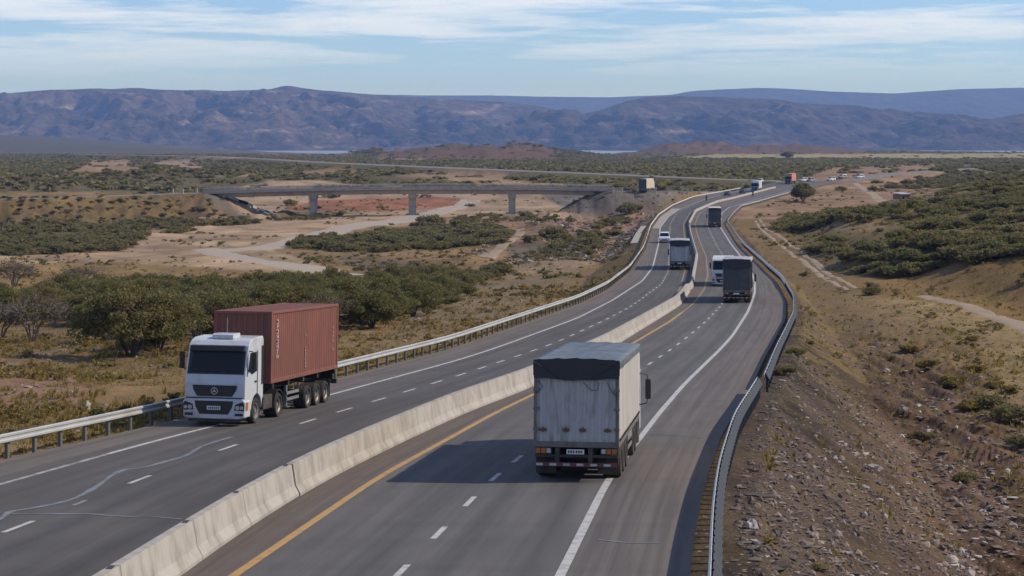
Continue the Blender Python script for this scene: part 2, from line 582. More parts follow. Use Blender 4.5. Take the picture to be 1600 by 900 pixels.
M['concrete_grey'] = pmat('concrete_grey', (0.42, 0.36, 0.295), 0.85, dirt=(0.25, 0.21, 0.17), dirt_amt=0.45, dirt_scale=0.4, var=0.12)
M['galv'] = pmat('galv', (0.50, 0.505, 0.50), 0.42, metal=0.35, var=0.12, dirt=(0.32, 0.29, 0.25), dirt_amt=0.3, stretch=(1, .2, 1))
M['galv_post'] = pmat('galv_post', (0.13, 0.12, 0.105), 0.6, var=0.2, dirt=(0.2, 0.15, 0.1), dirt_amt=0.5)
M['galv_white'] = pmat('galv_white', (0.55, 0.545, 0.52), 0.5, metal=0.1, var=0.1, dirt=(0.4, 0.36, 0.3), dirt_amt=0.3)
M['blue_steel'] = pmat('blue_steel', (0.026, 0.034, 0.044), 0.75, var=0.2, dirt=(0.05, 0.048, 0.045), dirt_amt=0.3)
M['paint_white'] = pmat('paint_white', (0.46, 0.455, 0.435), 0.7, var=0.12, scale=5, dirt=(0.16, 0.155, 0.15), dirt_amt=0.42, dirt_scale=3.5)
M['paint_worn'] = pmat('paint_worn', (0.36, 0.355, 0.345), 0.7, var=0.15, scale=5, dirt=(0.12, 0.118, 0.115), dirt_amt=0.6, dirt_scale=2.0)
M['paint_yellow'] = pmat('paint_yellow', (0.44, 0.255, 0.075), 0.7, var=0.12, scale=5, dirt=(0.17, 0.13, 0.09), dirt_amt=0.4, dirt_scale=2.5)
M['paint_yellow_worn'] = pmat('paint_yellow_worn', (0.33, 0.215, 0.09), 0.7, var=0.15, scale=5, dirt=(0.16, 0.13, 0.1), dirt_amt=0.55, dirt_scale=1.0)
M['sealant'] = pmat('sealant', (0.215, 0.235, 0.255), 0.6, var=0.25, dirt=(0.095, 0.092, 0.092), dirt_amt=0.75, dirt_scale=2.5)
M['bark'] = pmat('bark', (0.075, 0.055, 0.04), 0.9, var=0.3, scale=8)
M['bark_grey'] = pmat('bark_grey', (0.16, 0.13, 0.105), 0.9, var=0.3, scale=8)
M['brick_wall'] = pmat('brick_wall', (0.26, 0.14, 0.10), 0.85, var=0.2)
M['tin_roof'] = pmat('tin_roof', (0.45, 0.45, 0.44), 0.5, metal=0.3, var=0.15)
M['cream_wall'] = pmat('cream_wall', (0.55, 0.46, 0.36), 0.85, var=0.15)
M['skin'] = pmat('skin', (0.25, 0.14, 0.09), 0.6)
M['cloth_dark'] = pmat('cloth_dark', (0.04, 0.042, 0.05), 0.8)


def leaf_mat(name, ca, cb, cc_):
    m, t, b = new_mat(name)
    a = nd(t, "ShaderNodeAttribute", attribute_name="tint")
    oi = nd(t, "ShaderNodeObjectInfo")
    c = mixc(t, a.outputs["Fac"], ca, cb)
    c = mixc(t, mth(t, 'MULTIPLY', oi.outputs["Random"], 0.8), c, cc_)
    t.links.new(c, b.inputs["Base Color"])
    b.inputs["Roughness"].default_value = 0.75
    b.inputs["Specular IOR Level"].default_value = 0.2
    tr = nd(t, "ShaderNodeBsdfTranslucent")
    t.links.new(mixc(t, 1.0, c, (1.1, 1.25, 0.6), 'MULTIPLY'), tr.inputs[0])
    ms = nd(t, "ShaderNodeMixShader", {0: 0.40})
    t.links.new(b.outputs[0], ms.inputs[1])
    t.links.new(tr.outputs[0], ms.inputs[2])
    t.links.new(ms.outputs[0], t.nodes["Material Output"].inputs[0])
    return m


M['leaf'] = leaf_mat('leaf', (0.120, 0.112, 0.048), (0.205, 0.180, 0.080), (0.200, 0.160, 0.078))
M['leaf_dry'] = leaf_mat('leaf_dry', (0.10, 0.075, 0.05), (0.20, 0.155, 0.105), (0.15, 0.12, 0.08))
M['leaf_scrub'] = leaf_mat('leaf_scrub', (0.118, 0.109, 0.052), (0.205, 0.178, 0.090), (0.225, 0.175, 0.098))
M['dry_grass'] = leaf_mat('dry_grass', (0.20, 0.13, 0.045), (0.36, 0.255, 0.10), (0.24, 0.17, 0.07))
M['stone'] = None


def stone_mat():
    m, t, b = new_mat('stone')
    a = nd(t, "ShaderNodeAttribute", attribute_name="tint")
    tcn = nd(t, "ShaderNodeTexCoord")
    n1 = noise(t, tcn.outputs["Object"], 6.0, 4, 0.6)
    c = ramp(t, [(0.0, (0.055, 0.045, 0.042)), (0.45, (0.16, 0.115, 0.09)), (0.75, (0.30, 0.24, 0.195)), (1.0, (0.52, 0.48, 0.43))], a.outputs["Fac"])
    c = mixc(t, mth(t, 'MULTIPLY', n1, 0.5), c, (0.13, 0.095, 0.075))
    t.links.new(c, b.inputs["Base Color"])
    b.inputs["Roughness"].default_value = 0.9
    return m


M['stone'] = stone_mat()


def ground_mat():
    m, t, b = new_mat('soil')
    a = nd(t, "ShaderNodeAttribute", attribute_name="soil")
    w = nd(t, "ShaderNodeAttribute", attribute_name="weed")
    r = nd(t, "ShaderNodeAttribute", attribute_name="stony")
    g = nd(t, "ShaderNodeNewGeometry")
    P = g.outputs["Position"]
    n0 = noise(t, P, 0.06, 5, 0.6)
    n1 = noise(t, P, 0.55, 6, 0.65)
    n2 = noise(t, P, 3.2, 5, 0.7)
    n3 = noise(t, P, 11.0, 3, 0.7)
    c = mixc(t, ramp(t, [(0.3, 0.0), (0.7, 1.0)], n0), mixc(t, 1.0, a.outputs["Color"], (0.82, 0.80, 0.78), 'MULTIPLY'), mixc(t, 1.0, a.outputs["Color"], (1.16, 1.12, 1.08), 'MULTIPLY'))
    # darker and paler earth
    c = mixc(t, mth(t, 'MULTIPLY', ramp(t, [(0.42, 1.0), (0.58, 0.0)], n1), 0.45), c, mixc(t, 1.0, c, (0.62, 0.56, 0.52), 'MULTIPLY'))
    c = mixc(t, mth(t, 'MULTIPLY', ramp(t, [(0.55, 0.0), (0.72, 1.0)], n2), 0.5), c, mixc(t, 1.0, c, (1.45, 1.42, 1.4), 'MULTIPLY'))
    c = mixc(t, mth(t, 'MULTIPLY', ramp(t, [(0.30, 1.0), (0.46, 0.0)], n3), 0.6), c, mixc(t, 1.0, c, (0.5, 0.48, 0.48), 'MULTIPLY'))
    # weeds: ochre and olive low growth
    nw = noise(t, mapping(t, P, loc=(31, 7, 0)), 0.35, 6, 0.72)
    fw = mth(t, 'MULTIPLY', ramp(t, [(0.44, 0.0), (0.58, 1.0)], mth(t, 'ADD', nw, mth(t, 'MULTIPLY', mth(t, 'SUBTRACT', n2, 0.5), 0.55))), w.outputs["Fac"])
    wc = mixc(t, n1, (0.235, 0.145, 0.035), (0.14, 0.115, 0.045))
    c = mixc(t, mth(t, 'MULTIPLY', fw, 0.85), c, wc)
    # stones
    vo = nd(t, "ShaderNodeTexVoronoi", {"Scale": 4.6, "Randomness": 1.0})
    t.links.new(mixc(t, 0.06, P, nd(t, "ShaderNodeTexNoise", {"Scale": 2.0}).outputs[1]), vo.inputs["Vector"])
    sepc = nd(t, "ShaderNodeSeparateColor")
    t.links.new(vo.outputs["Color"], sepc.inputs[0])
    sz = mth(t, 'MULTIPLY', sepc.outputs[0], 0.36)
    fs = mth(t, 'MULTIPLY', mth(t, 'LESS_THAN', vo.outputs["Distance"], mth(t, 'SUBTRACT', sz, 0.08)), r.outputs["Fac"])
    sc = ramp(t, [(0.0, (0.07, 0.055, 0.05)), (0.5, (0.19, 0.15, 0.12)), (0.85, (0.33, 0.28, 0.23)), (1.0, (0.5, 0.46, 0.41))], sepc.outputs[1])
    c = mixc(t, fs, c, sc)
    t.links.new(c, b.inputs["Base Color"])
    b.inputs["Roughness"].default_value = 0.95
    b.inputs["Specular IOR Level"].default_value = 0.15
    bh = mth(t, 'ADD', mth(t, 'MULTIPLY', n2, 0.5), mth(t, 'MULTIPLY', n3, 0.3))
    bh = mth(t, 'ADD', bh, mth(t, 'MULTIPLY', fs, 0.35))
    bh = mth(t, 'ADD', bh, mth(t, 'MULTIPLY', n1, 1.2))
    bp = nd(t, "ShaderNodeBump", {"Strength": 0.75, "Distance": 0.30})
    t.links.new(bh, bp.inputs["Height"])
    t.links.new(bp.outputs[0], b.inputs["Normal"])
    return m


M['soil'] = ground_mat()


def road_mat():
    m, t, b = new_mat('asphalt')
    ln = nd(t, "ShaderNodeAttribute", attribute_name="lane").outputs["Fac"]
    al = nd(t, "ShaderNodeAttribute", attribute_name="along").outputs["Fac"]
    cmb = nd(t, "ShaderNodeCombineXYZ")
    t.links.new(mth(t, 'MULTIPLY', ln, 3.4), cmb.inputs[0])
    t.links.new(al, cmb.inputs[1])
    P = cmb.outputs[0]
    nb = noise(t, mapping(t, P, scale=(1.0, 0.06, 1)), 0.8, 5, 0.6)
    n1 = noise(t, mapping(t, P, scale=(1, .25, 1)), 0.5, 5, 0.65)
    n2 = noise(t, P, 26.0, 3, 0.7)
    # age of each strip: shoulder, lanes, median edge, right shoulder
    base = ramp(t, [(0.0, (0.145, 0.122, 0.105)), (0.1, (0.125, 0.109, 0.097)), (0.112, (0.100, 0.090, 0.084)), (0.22, (0.090, 0.084, 0.081)), (0.33, (0.086, 0.080, 0.077)), (0.44, (0.099, 0.082, 0.070)),
                    (0.552, (0.137, 0.114, 0.097)), (0.562, (0.110, 0.103, 0.098)), (0.66, (0.108, 0.103, 0.099)), (0.77, (0.107, 0.102, 0.099)), (0.782, (0.120, 0.108, 0.100)), (0.88, (0.129, 0.113, 0.102)), (1.0, (0.136, 0.116, 0.102))], mth(t, 'DIVIDE', ln, 9.0))
    # polished wheel tracks and the oil line between them
    fr = mth(t, 'FRACT', ln)
    tr = mth(t, 'ABSOLUTE', mth(t, 'SUBTRACT', mth(t, 'ABSOLUTE', mth(t, 'SUBTRACT', fr, 0.5)), 0.26))
    trk = ramp(t, [(0.0, 1.0), (0.14, 0.0)], tr)
    c = mixc(t, mth(t, 'MULTIPLY', mth(t, 'MULTIPLY', trk, n1), 1.0), base, mixc(t, 1.0, base, (0.62, 0.62, 0.65), 'MULTIPLY'))
    c = mixc(t, mth(t, 'MULTIPLY', ramp(t, [(0.42, 0.0), (0.60, 1.0)], nb), 0.9), c, mixc(t, 1.0, c, (1.26, 1.25, 1.24), 'MULTIPLY'))
    c = mixc(t, mth(t, 'MULTIPLY', ramp(t, [(0.36, 1.0), (0.5, 0.0)], n1), 0.5), c, mixc(t, 1.0, c, (0.72, 0.71, 0.72), 'MULTIPLY'))
    c = mixc(t, mth(t, 'MULTIPLY', n2, 0.35), c, mixc(t, 1.0, c, (0.72, 0.72, 0.72), 'MULTIPLY'))
    # long streaks, overlay seams and oil drips
    ns = noise(t, mapping(t, P, scale=(1.0, 0.015, 1), loc=(3, 1, 0)), 2.6, 5, 0.7)
    c = mixc(t, mth(t, 'MULTIPLY', ramp(t, [(0.47, 0.0), (0.63, 1.0)], ns), 0.5), c, mixc(t, 1.0, c, (0.68, 0.68, 0.70), 'MULTIPLY'))
    sm = noise(t, mapping(t, P, scale=(0.02, 0.11, 1), loc=(1, 4, 0)), 1.0, 1, 0.5)
    c = mixc(t, mth(t, 'MULTIPLY', ramp(t, [(0.495, 0.0), (0.5, 1.0), (0.56, 1.0), (0.565, 0.0)], sm), 0.35), c, mixc(t, 1.0, c, (0.84, 0.83, 0.82), 'MULTIPLY'))
    oil = ramp(t, [(0.0, 1.0), (0.10, 0.0)], mth(t, 'ABSOLUTE', mth(t, 'SUBTRACT', fr, 0.5)))
    c = mixc(t, mth(t, 'MULTIPLY', mth(t, 'MULTIPLY', oil, n1), 0.5), c, mixc(t, 1.0, c, (0.62, 0.61, 0.61), 'MULTIPLY'))
    # dust drifted to the edges
    vo = noise(t, mapping(t, P, scale=(1, .12, 1), loc=(9, 0, 0)), 1.3, 6, 0.7)
    ed = ramp(t, [(0.0, 1.0), (0.035, 0.15), (0.07, 0.0), (0.40, 0.0), (0.43, 0.7), (0.47, 0.7), (0.50, 0.35), (0.53, 0.0), (0.95, 0.0), (1.0, 1.0)], mth(t, 'DIVIDE', ln, 9.0))
    c = mixc(t, mth(t, 'MULTIPLY', ed, ramp(t, [(0.36, 0.0), (0.6, 0.85)], vo)), c, (0.15, 0.115, 0.092))
    t.links.new(c, b.inputs["Base Color"])
    b.inputs["Roughness"].default_value = 0.85
    b.inputs["Specular IOR Level"].default_value = 0.3
    bp = nd(t, "ShaderNodeBump", {"Strength": 0.35, "Distance": 0.02})
    t.links.new(n2, bp.inputs["Height"])
    t.links.new(bp.outputs[0], b.inputs["Normal"])
    return m


M['asphalt'] = road_mat()
M['asphalt_far'] = pmat('asphalt_far', (0.165, 0.15, 0.14), 0.85, var=0.12, scale=0.05)
M['pale_shoulder'] = pmat('pale_shoulder', (0.30, 0.26, 0.22), 0.9, var=0.15, scale=0.4)
M['dirt_track'] = pmat('dirt_track', (0.285, 0.21, 0.145), 0.95, var=0.22, scale=0.4, dirt=(0.22, 0.155, 0.105), dirt_amt=0.4, dirt_scale=0.25)
M['gravel_road'] = pmat('gravel_road', (0.34, 0.285, 0.225), 0.95, var=0.18, scale=0.25, dirt=(0.34, 0.265, 0.20), dirt_amt=0.5, dirt_scale=0.12)
M['water'] = pmat('water', (0.20, 0.225, 0.25), 0.35, var=0.1, scale=0.01, spec=0.6)


def hill_mat(name, dark, mid, pale, sc=1.0, thr=0.0):
    m, t, b = new_mat(name)
    g = nd(t, "ShaderNodeNewGeometry")
    P = g.outputs["Position"]
    n1 = noise(t, P, 0.0022 * sc, 7, 0.6)
    n2 = noise(t, mapping(t, P, scale=(1, 1, 2)), 0.012 * sc, 7, 0.68)
    n3 = noise(t, mapping(t, P, scale=(.5, .5, 3), loc=(500, 0, 0)), 0.006 * sc, 6, 0.6)
    c = mixc(t, ramp(t, [(0.38, 0.0), (0.62, 1.0)], mth(t, 'ADD', mth(t, 'MULTIPLY', n1, 0.5), mth(t, 'MULTIPLY', n2, 0.5))), dark, mid)
    c = mixc(t, mth(t, 'MULTIPLY', ramp(t, [(0.55 + thr, 0.0), (0.68 + thr, 0.75)], n3), ramp(t, [(0.42, 0.0), (0.6, 1.0)], n2)), c, pale)
    t.links.new(c, b.inputs["Base Color"])
    b.inputs["Roughness"].default_value = 0.95
    b.inputs["Specular IOR Level"].default_value = 0.1
    bp = nd(t, "ShaderNodeBump", {"Strength": 1.0, "Distance": 60.0})
    t.links.new(n2, bp.inputs["Height"])
    t.links.new(bp.outputs[0], b.inputs["Normal"])
    return m


M['hill_front'] = hill_mat('hill_front', (0.034, 0.030, 0.026), (0.185, 0.128, 0.095), (0.55, 0.41, 0.31))
M['hill_right'] = hill_mat('hill_right', (0.032, 0.029, 0.026), (0.150, 0.110, 0.085), (0.42, 0.32, 0.25), thr=0.01)
M['hill_far'] = hill_mat('hill_far', (0.05, 0.045, 0.04), (0.10, 0.08, 0.07), (0.18, 0.14, 0.12), thr=0.06)

# ------------------------------------------------------------------ terrain sheet
ang_in = np.radians(np.linspace(-20, 20, 760))
ang_out = np.radians(np.concatenate([np.linspace(-180, -20.5, 90), np.linspace(20.5, 180, 90)]))
ang = np.sort(np.concatenate([ang_in, ang_out]))
rad = np.concatenate([[0.5, 3, 8, 14, 19, 23], np.geomspace(26, 900, 560), np.geomspace(908, 9000, 150)])
AA, RR = np.meshgrid(ang, rad, indexing='ij')
TX, TY = RR * np.sin(AA), RR * np.cos(AA)
TZ = height(TX, TY)
na, nr_ = TX.shape
tv = np.stack([TX.ravel(), TY.ravel(), TZ.ravel()], 1)
ii, jj = np.meshgrid(np.arange(na - 1), np.arange(nr_ - 1), indexing='ij')
q = (ii * nr_ + jj).ravel()
tf = np.stack([q, q + nr_, q + nr_ + 1, q + 1], 1)
# closing the circle behind the camera
jb = np.arange(nr_ - 1)
tf = np.concatenate([tf, np.stack([(na - 1) * nr_ + jb, jb, jb + 1, (na - 1) * nr_ + jb + 1], 1)])

tan, sand, red = np.array((.265, .185, .112)), np.array((.38, .285, .19)), np.array((.27, .125, .072))
pink, ochre, dark = np.array((.265, .168, .115)), np.array((.235, .155, .066)), np.array((.10, .088, .045))
rocky, gravel, field = np.array((.140, .104, .080)), np.array((.20, .18, .165)), np.array((.27, .235, .11))
wash = np.array((.335, .248, .128))
# (polygon on the ground as seen in the photograph, colour, weed, stony)
PATCH = [
    ([(-900, 300), (2600, 300), (2600, 238), (-900, 238)], dark, .35, 0),
    ([(-4000, 238), (5000, 238), (5000, 150), (-4000, 150)], dark * .9, .0, 0),
    ([(590, 252), (870, 252), (860, 230), (600, 230)], red * .22 + tan * .24, .3, 0),
    ([(400, 245), (560, 245), (540, 232), (420, 232)], red * .35 + dark * .5, 0, 0),
    ([(970, 240), (1350, 240), (1350, 222), (970, 222)], red * .2 + tan * .26, .3, 0),
    ([(1010, 250), (1100, 248), (1750, 247), (1750, 239), (1120, 241)], field * 1.15, 0, 0),
    ([(575, 251), (680, 252), (660, 248), (590, 248)], field, 0, 0),
    ([(108, 269), (145, 250), (205, 250), (222, 271)], tan * 1.1, .0, 0),
    ([(225, 256), (300, 246), (420, 245), (300, 252), (330, 268), (300, 268)], sand * .8, .0, 0),
    ([(330, 276), (400, 272), (420, 277)], sand, .0, 0),
    ([(440, 272), (520, 262), (600, 270), (500, 277)], ochre, .5, 0),
    ([(360, 296), (420, 282), (500, 282), (560, 289), (640, 290), (640, 296)], sand * .95, .1, 0),
    ([(610, 276), (700, 266), (800, 270), (790, 280), (900, 290), (740, 291), (700, 280)], tan * 1.1, .2, 0),
    ([(-900, 318), (0, 314), (345, 300), (410, 346), (300, 354), (0, 352), (-900, 352)], ochre * .22 + rocky * .42, .9, .6),
    ([(-900, 352), (340, 344), (210, 374), (190, 392), (-900, 396)], dark, .4, 0),
    ([(280, 322), (350, 330), (390, 352), (330, 352)], pink, .4, .2),
    ([(318, 298), (352, 302), (440, 338), (500, 346), (420, 352), (370, 340), (330, 316)], gravel * .72, .1, .9),
    ([(345, 300), (1000, 300), (1000, 350), (400, 356)], sand * .9, .15, .1),
    ([(500, 312), (640, 308), (700, 308), (728, 313), (716, 324), (600, 330), (470, 330), (440, 326)], red, .0, 0),
    ([(440, 330), (560, 332), (480, 342), (430, 340)], dark, .9, 0),
    ([(840, 300), (1075, 298), (1020, 338), (900, 338)], gravel * .8, .1, .9),
    ([(-900, 394), (190, 386), (240, 354), (480, 346), (560, 340), (640, 338), (560, 362), (430, 392), (560, 432), (300, 436), (-900, 447)], sand * .72 + tan * .32, .08, .1),
    ([(-900, 420), (200, 410), (560, 436), (760, 420), (700, 470), (-900, 480)], ochre * .9 + tan * .2, .7, .1),
    ([(420, 388), (560, 372), (800, 350), (980, 340), (1040, 340), (960, 440), (830, 470), (700, 440), (560, 430)], ochre * .4 + tan * .5, .7, .3),
    ([(520, 400), (640, 408), (700, 420), (560, 425)], rocky * 1.3, .2, .4),
    ([(830, 350), (1010, 332), (1005, 392), (900, 400), (850, 380), (780, 402)], pink, .25, .5),
    ([(700, 340), (830, 340), (820, 356), (690, 356)], pink, .3, .2),
    ([(790, 384), (950, 372), (905, 402), (790, 404)], gravel * .45 + dark * .4, .5, .8),
    ([(800, 404), (960, 404), (880, 430), (770, 432)], sand * .8, .4, .1),
    ([(700, 440), (900, 430), (780, 500), (640, 540), (560, 560)], gravel * .5 + tan * .45, .8, .8),
    ([(-900, 480), (700, 440), (560, 520), (300, 580), (-900, 580)], rocky * .7 + ochre * .3, .7, .3),
    ([(0, 560), (150, 600), (110, 640), (-100, 640), (-200, 560)], pink, .3, .3),
    # right side
    ([(1110, 330), (1300, 262), (1460, 255), (1490, 285), (1420, 326), (1300, 336), (1235, 352), (1225, 400), (1140, 370)], pink * .55 + tan * .5, .25, .3),
    ([(1215, 352), (1300, 333), (1480, 300), (1500, 258), (2600, 245), (2600, 420), (1600, 400), (1320, 440), (1250, 400)], dark * 1.1 + ochre * .15, .7, .1),
    ([(1300, 345), (1420, 348), (1340, 360), (1240, 368)], tan * .9, .3, .1),
    ([(1440, 285), (1560, 290), (1500, 312), (1430, 305)], tan * .8, .6, .1),
    ([(1290, 440), (1600, 402), (2600, 420), (2600, 540), (1600, 510), (1480, 478), (1330, 458)], ochre * .75 + red * .2, 1, .4),
    ([(1250, 470), (1320, 455), (1480, 474), (1600, 512), (2600, 560), (2600, 800), (1600, 800), (1360, 600)], wash * .95, .75, .3),
    ([(1330, 520), (1420, 540), (1520, 640), (1600, 720), (1600, 800), (1480, 740), (1380, 640)], wash * .7 + pink * .28, .45, .5),
]
ppx, ppy = proj(TX, np.maximum(TY, 5), TZ)
jx = 9 * fbm(TX / 6, TY / 12, 71, 3) * np.clip(160 / np.maximum(RR, 60), 0.5, 2)
jy = 3.2 * fbm(TX / 6, TY / 12, 83, 3) * np.clip(160 / np.maximum(RR, 60), 0.4, 2)
soil = np.empty((na, nr_, 3))
soil[:] = ochre * .5 + tan * .5
weed = np.full((na, nr_), .8)
stony = np.full((na, nr_), .35)
side_r = TX > at(G_bar, TY)
soil[side_r] = rocky
weed[side_r] = .3
stony[side_r] = 1.0
front = TY > 20
for poly, colr, wd, st in PATCH:
    m = inpoly(ppx + jx, ppy + jy, poly) & front
    soil[m] = colr
    weed[m] = wd
    stony[m] = st
far_out = RR > 880
soil[far_out & ~(np.abs(AA) < 0.35)] = dark
# ground right by the road: weedy verge
xl_, xr_ = at(G_raL, TY), at(G_raR, TY)
v = sst(9, 1.5, xl_ - TX) * (TX < at(G_bar, TY)) * (TY < 420)
soil = soil * (1 - v[..., None]) + (ochre * .85 + tan * .1) * v[..., None]
weed = np.maximum(weed, v)
d_r = TX - xr_
v = sst(15, 3, d_r) * sst(75, 140, TY) * (1 - sst(400, 460, TY)) * (d_r > -2)
soil = soil * (1 - v[..., None]) + (ochre * .45 + rocky * .5) * v[..., None]
weed = np.maximum(weed, v * .95)
v = sst(3.0, 0.5, d_r) * (d_r > -2) * (1 - sst(150, 240, TY))
soil = soil * (1 - v[..., None]) + (rocky * .5) * v[..., None]
# bank tones: dark grey-brown by the rail, redder and paler streaks lower down
bank = (d_r > 0) * sst(190, 110, TY) * side_r
cst_ = TX + 0.11 * TY + 1.2 * fbm(TX / 7, TY / 7, 57, 2)
stk = np.clip(.5 + 1.1 * fbm(cst_ / 1.3, TY / 16, 91, 4) + .25 * fbm(TX / .8, TY / 1.5, 95, 2), 0, 1)
tone = rocky * (0.20 + 0.58 * stk[..., None]) + np.array((.05, .02, .008)) * sst(2, 9, d_r)[..., None]
bk = (bank * sst(17, 12, d_r))[..., None]
soil = soil * (1 - bk) + tone * bk
far_m = (sst(250, 380, RR) * (1 - sst(900, 1400, RR)))[..., None]
soil = np.clip(soil * (1 + (0.22 + .30 * far_m) * fbm(TX / 14, TY / 14, 101, 4)[..., None] + .55 * far_m * fbm(TX / 4.5, TY / 7, 107, 3)[..., None]), 0.02, 0.6)


def blur(a):
    b = a.copy()
    b[1:-1, 1:-1] = (a[1:-1, 1:-1] * 2 + a[:-2, 1:-1] + a[2:, 1:-1] + a[1:-1, :-2] + a[1:-1, 2:]) / 6
    return b


for _ in range(2):
    soil, weed, stony = blur(soil), blur(weed), blur(stony)
tag(np_mesh("ground", tv, tf, [M['soil']], smooth_=True, attrs={"soil": ('POINT', soil.reshape(-1, 3)), "weed": ('POINT', weed.ravel()), "stony": ('POINT', stony.ravel())}), kind='structure')

# lake sheet far off
LZ = -35.5
tag(np_mesh("lake", [(-7000, 4300, LZ), (7000, 4300, LZ), (7000, 8300, LZ), (-7000, 8300, LZ)], [(0, 1, 2, 3)], [M['water']]), kind='structure')


def ridge(name, prof, D0, D, mat_, seed, relief, back=1500, n=900, m=200):
    P = np.array(prof, float)
    px = np.linspace(P[0, 0], P[-1, 0], n)
    top = HY - np.interp(px, P[:, 0], P[:, 1])
    top = smooth(top, 9) / F * D
    U, Vv = np.meshgrid(px, np.linspace(0, 1.3, m), indexing='ij')
    X = (U - CX) / F * D
    Y = np.where(Vv <= 1, D0 + (D - D0) * Vv, D + back * (Vv - 1) / 0.3)
    wob = 500 * fbm(X / 1500, np.zeros_like(X) + seed, seed, 3)
    vv = np.clip(Vv, 0, 1)
    sh = vv ** 1.25
    base = -44.0
    H = base + (top[:, None] - base) * sh
    x2, y2 = X + 0.35 * (Y - D), Y + wob
    rn = 1 - 2 * np.abs(fbm(x2 / 620, y2 / 1250, seed + 5, 6, 0.56))
    r2 = fbm(x2 / 170, y2 / 300, seed + 15, 4, 0.6)
    env = np.sin(np.pi * np.clip(vv, 0, 1)) ** 0.8
    H = H + relief * (rn - 0.55) * env + relief * 0.28 * r2 * (env + .06)
    bk = np.clip((Vv - 1) / 0.3, 0, 1)
    H = np.where(Vv > 1, H - (top[:, None] + 44) * bk ** 1.1, H)
    n1, m1 = H.shape
    q = (np.arange(n1 - 1)[:, None] * m1 + np.arange(m1 - 1)[None]).ravel()
    return tag(np_mesh(name, np.stack([X.ravel(), Y.ravel(), H.ravel()], 1), np.stack([q, q + m1, q + m1 + 1, q + 1], 1), [mat_], smooth_=True), kind='structure')


ridge("mountains", [(-1500, 190), (-700, 168), (-200, 152), (0, 147), (60, 141), (140, 138), (180, 140), (220, 138), (260, 140), (350, 142), (420, 140), (435, 136), (450, 133), (468, 137), (500, 141), (560, 146), (640, 151), (740, 157), (800, 160), (850, 167), (890, 178), (960, 196), (1100, 226), (1250, 236)], 7400, 9800, M['hill_front'], 3, 185)
ridge("mountains", [(500, 236), (640, 226), (760, 205), (850, 190), (900, 181), (940, 172), (980, 158), (1010, 152), (1060, 150), (1120, 151), (1180, 154), (1280, 163), (1340, 168), (1380, 172), (1460, 182), (1540, 194), (1650, 204), (2000, 220), (2600, 232)], 7300, 9000, M['hill_right'], 23, 125)
ridge("mountains", [(1150, 238), (1300, 226), (1420, 212), (1480, 200), (1540, 188), (1580, 180), (1640, 172), (1900, 165), (2600, 180)], 7300, 8600, M['hill_right'], 29, 80)
ridge("mountains", [(-600, 160), (300, 152), (560, 147), (660, 149), (760, 149), (850, 151), (950, 152), (1050, 148), (1080, 142), (1120, 140), (1190, 137), (1240, 139), (1300, 143), (1400, 146), (1440, 143), (1500, 139), (1600, 137), (2000, 140), (3000, 160)], 13000, 15600, M['hill_far'], 43, 70)


# ------------------------------------------------------------------ road, markings
def rib(cols, Ys, dz, name, mats, attrs=True, lanes=None, z=zroad, kind='structure'):
    V = []
    la = []
    al = []
    for k, cx in enumerate(cols):
        V.append(np.stack([cx, Ys, z(Ys) + dz], 1))
        la.append(np.full(len(Ys), lanes[k] if lanes else 0.0))
        al.append(Ys)
    n = len(Ys)
    V = np.concatenate(V)
    q = np.concatenate([np.arange(n - 1) + k * n for k in range(len(cols) - 1)])
    Fc = np.stack([q, q + n, q + n + 1, q + 1], 1)
    return tag(np_mesh(name, V, Fc, mats, attrs={"lane": ('POINT', np.concatenate(la)), "along": ('POINT', np.concatenate(al))}, smooth_=True), kind=kind)


Yr = np.concatenate([np.arange(-40, 300, 1.0), np.arange(300, 850, 2.0)])
g = lambda G, Y=Yr: at(G, Y)
bar_gap = np.interp(Yr, [0, 60, 190, 240, 300], [0.6, 0.6, 0.6, 0.6, 0.5])
G_yelL = G_bar - 1.25
xLe = g(G_raL) + 0.25
xRe = g(G_raR) - 0.45
cols, lanes = [], []


def span(a, b, l0, l1, k):
    for i in range(k):
        t = i / k
        cols.append(a + (b - a) * t)
        lanes.append(l0 + (l1 - l0) * t)


span(xLe, g(G_whL), 0, 1, 2)
span(g(G_whL), g(G_daL), 1, 2, 4)
span(g(G_daL), g(G_yelL), 2, 3, 4)
span(g(G_yelL), g(G_bar), 3, 4, 1)
span(g(G_bar), g(G_yelR), 4, 5, 1)
mid = (g(G_yelR) + g(G_whR)) / 2
span(g(G_yelR), mid, 5, 6, 4)
span(mid, g(G_whR), 6, 7, 4)
span(g(G_whR), xRe, 7, 9, 3)
cols.append(xRe)
lanes.append(9.0)
rib(cols, Yr, 0.0, "road", [M['asphalt']], lanes=lanes)
# gravel apron under the right rail
def strip_between(f0, f1, Y0, Y1, dz, name, m, step=1.0):
    Y = np.arange(Y0, Y1 + step, step)
    return rib([f0(Y), f1(Y)], Y, dz, name, [m])


strip_between(lambda Y: at(G_raL, Y) + 0.35, lambda Y: at(G_whL, Y) - 0.12, 386, 500, 0.008, "road_shoulder", M['pale_shoulder'])


def mark(G, Y0, Y1, w, m, off=0.0, dz=0.006, step=1.0):
    Y = np.arange(Y0, Y1 + 1e-6, step)
    c = at(G, Y) + off
    return rib([c - w / 2, c + w / 2], Y, dz, "road_marking", [m])


G_midR = (G_yelR + G_whR) / 2
mark(G_whR, 10, 720, 0.22, M['paint_white'])
mark(G_yelR, 10, 160, 0.22, M['paint_yellow'])
mark(G_yelR, 160, 720, 0.15, M['paint_yellow_worn'])
mark(G_yelL, 170, 720, 0.14, M['paint_yellow_worn'])
mark(G_whL, 64, 720, 0.2, M['paint_white'])
mark(G_whL, 30, 64, 0.2, M['paint_worn'])


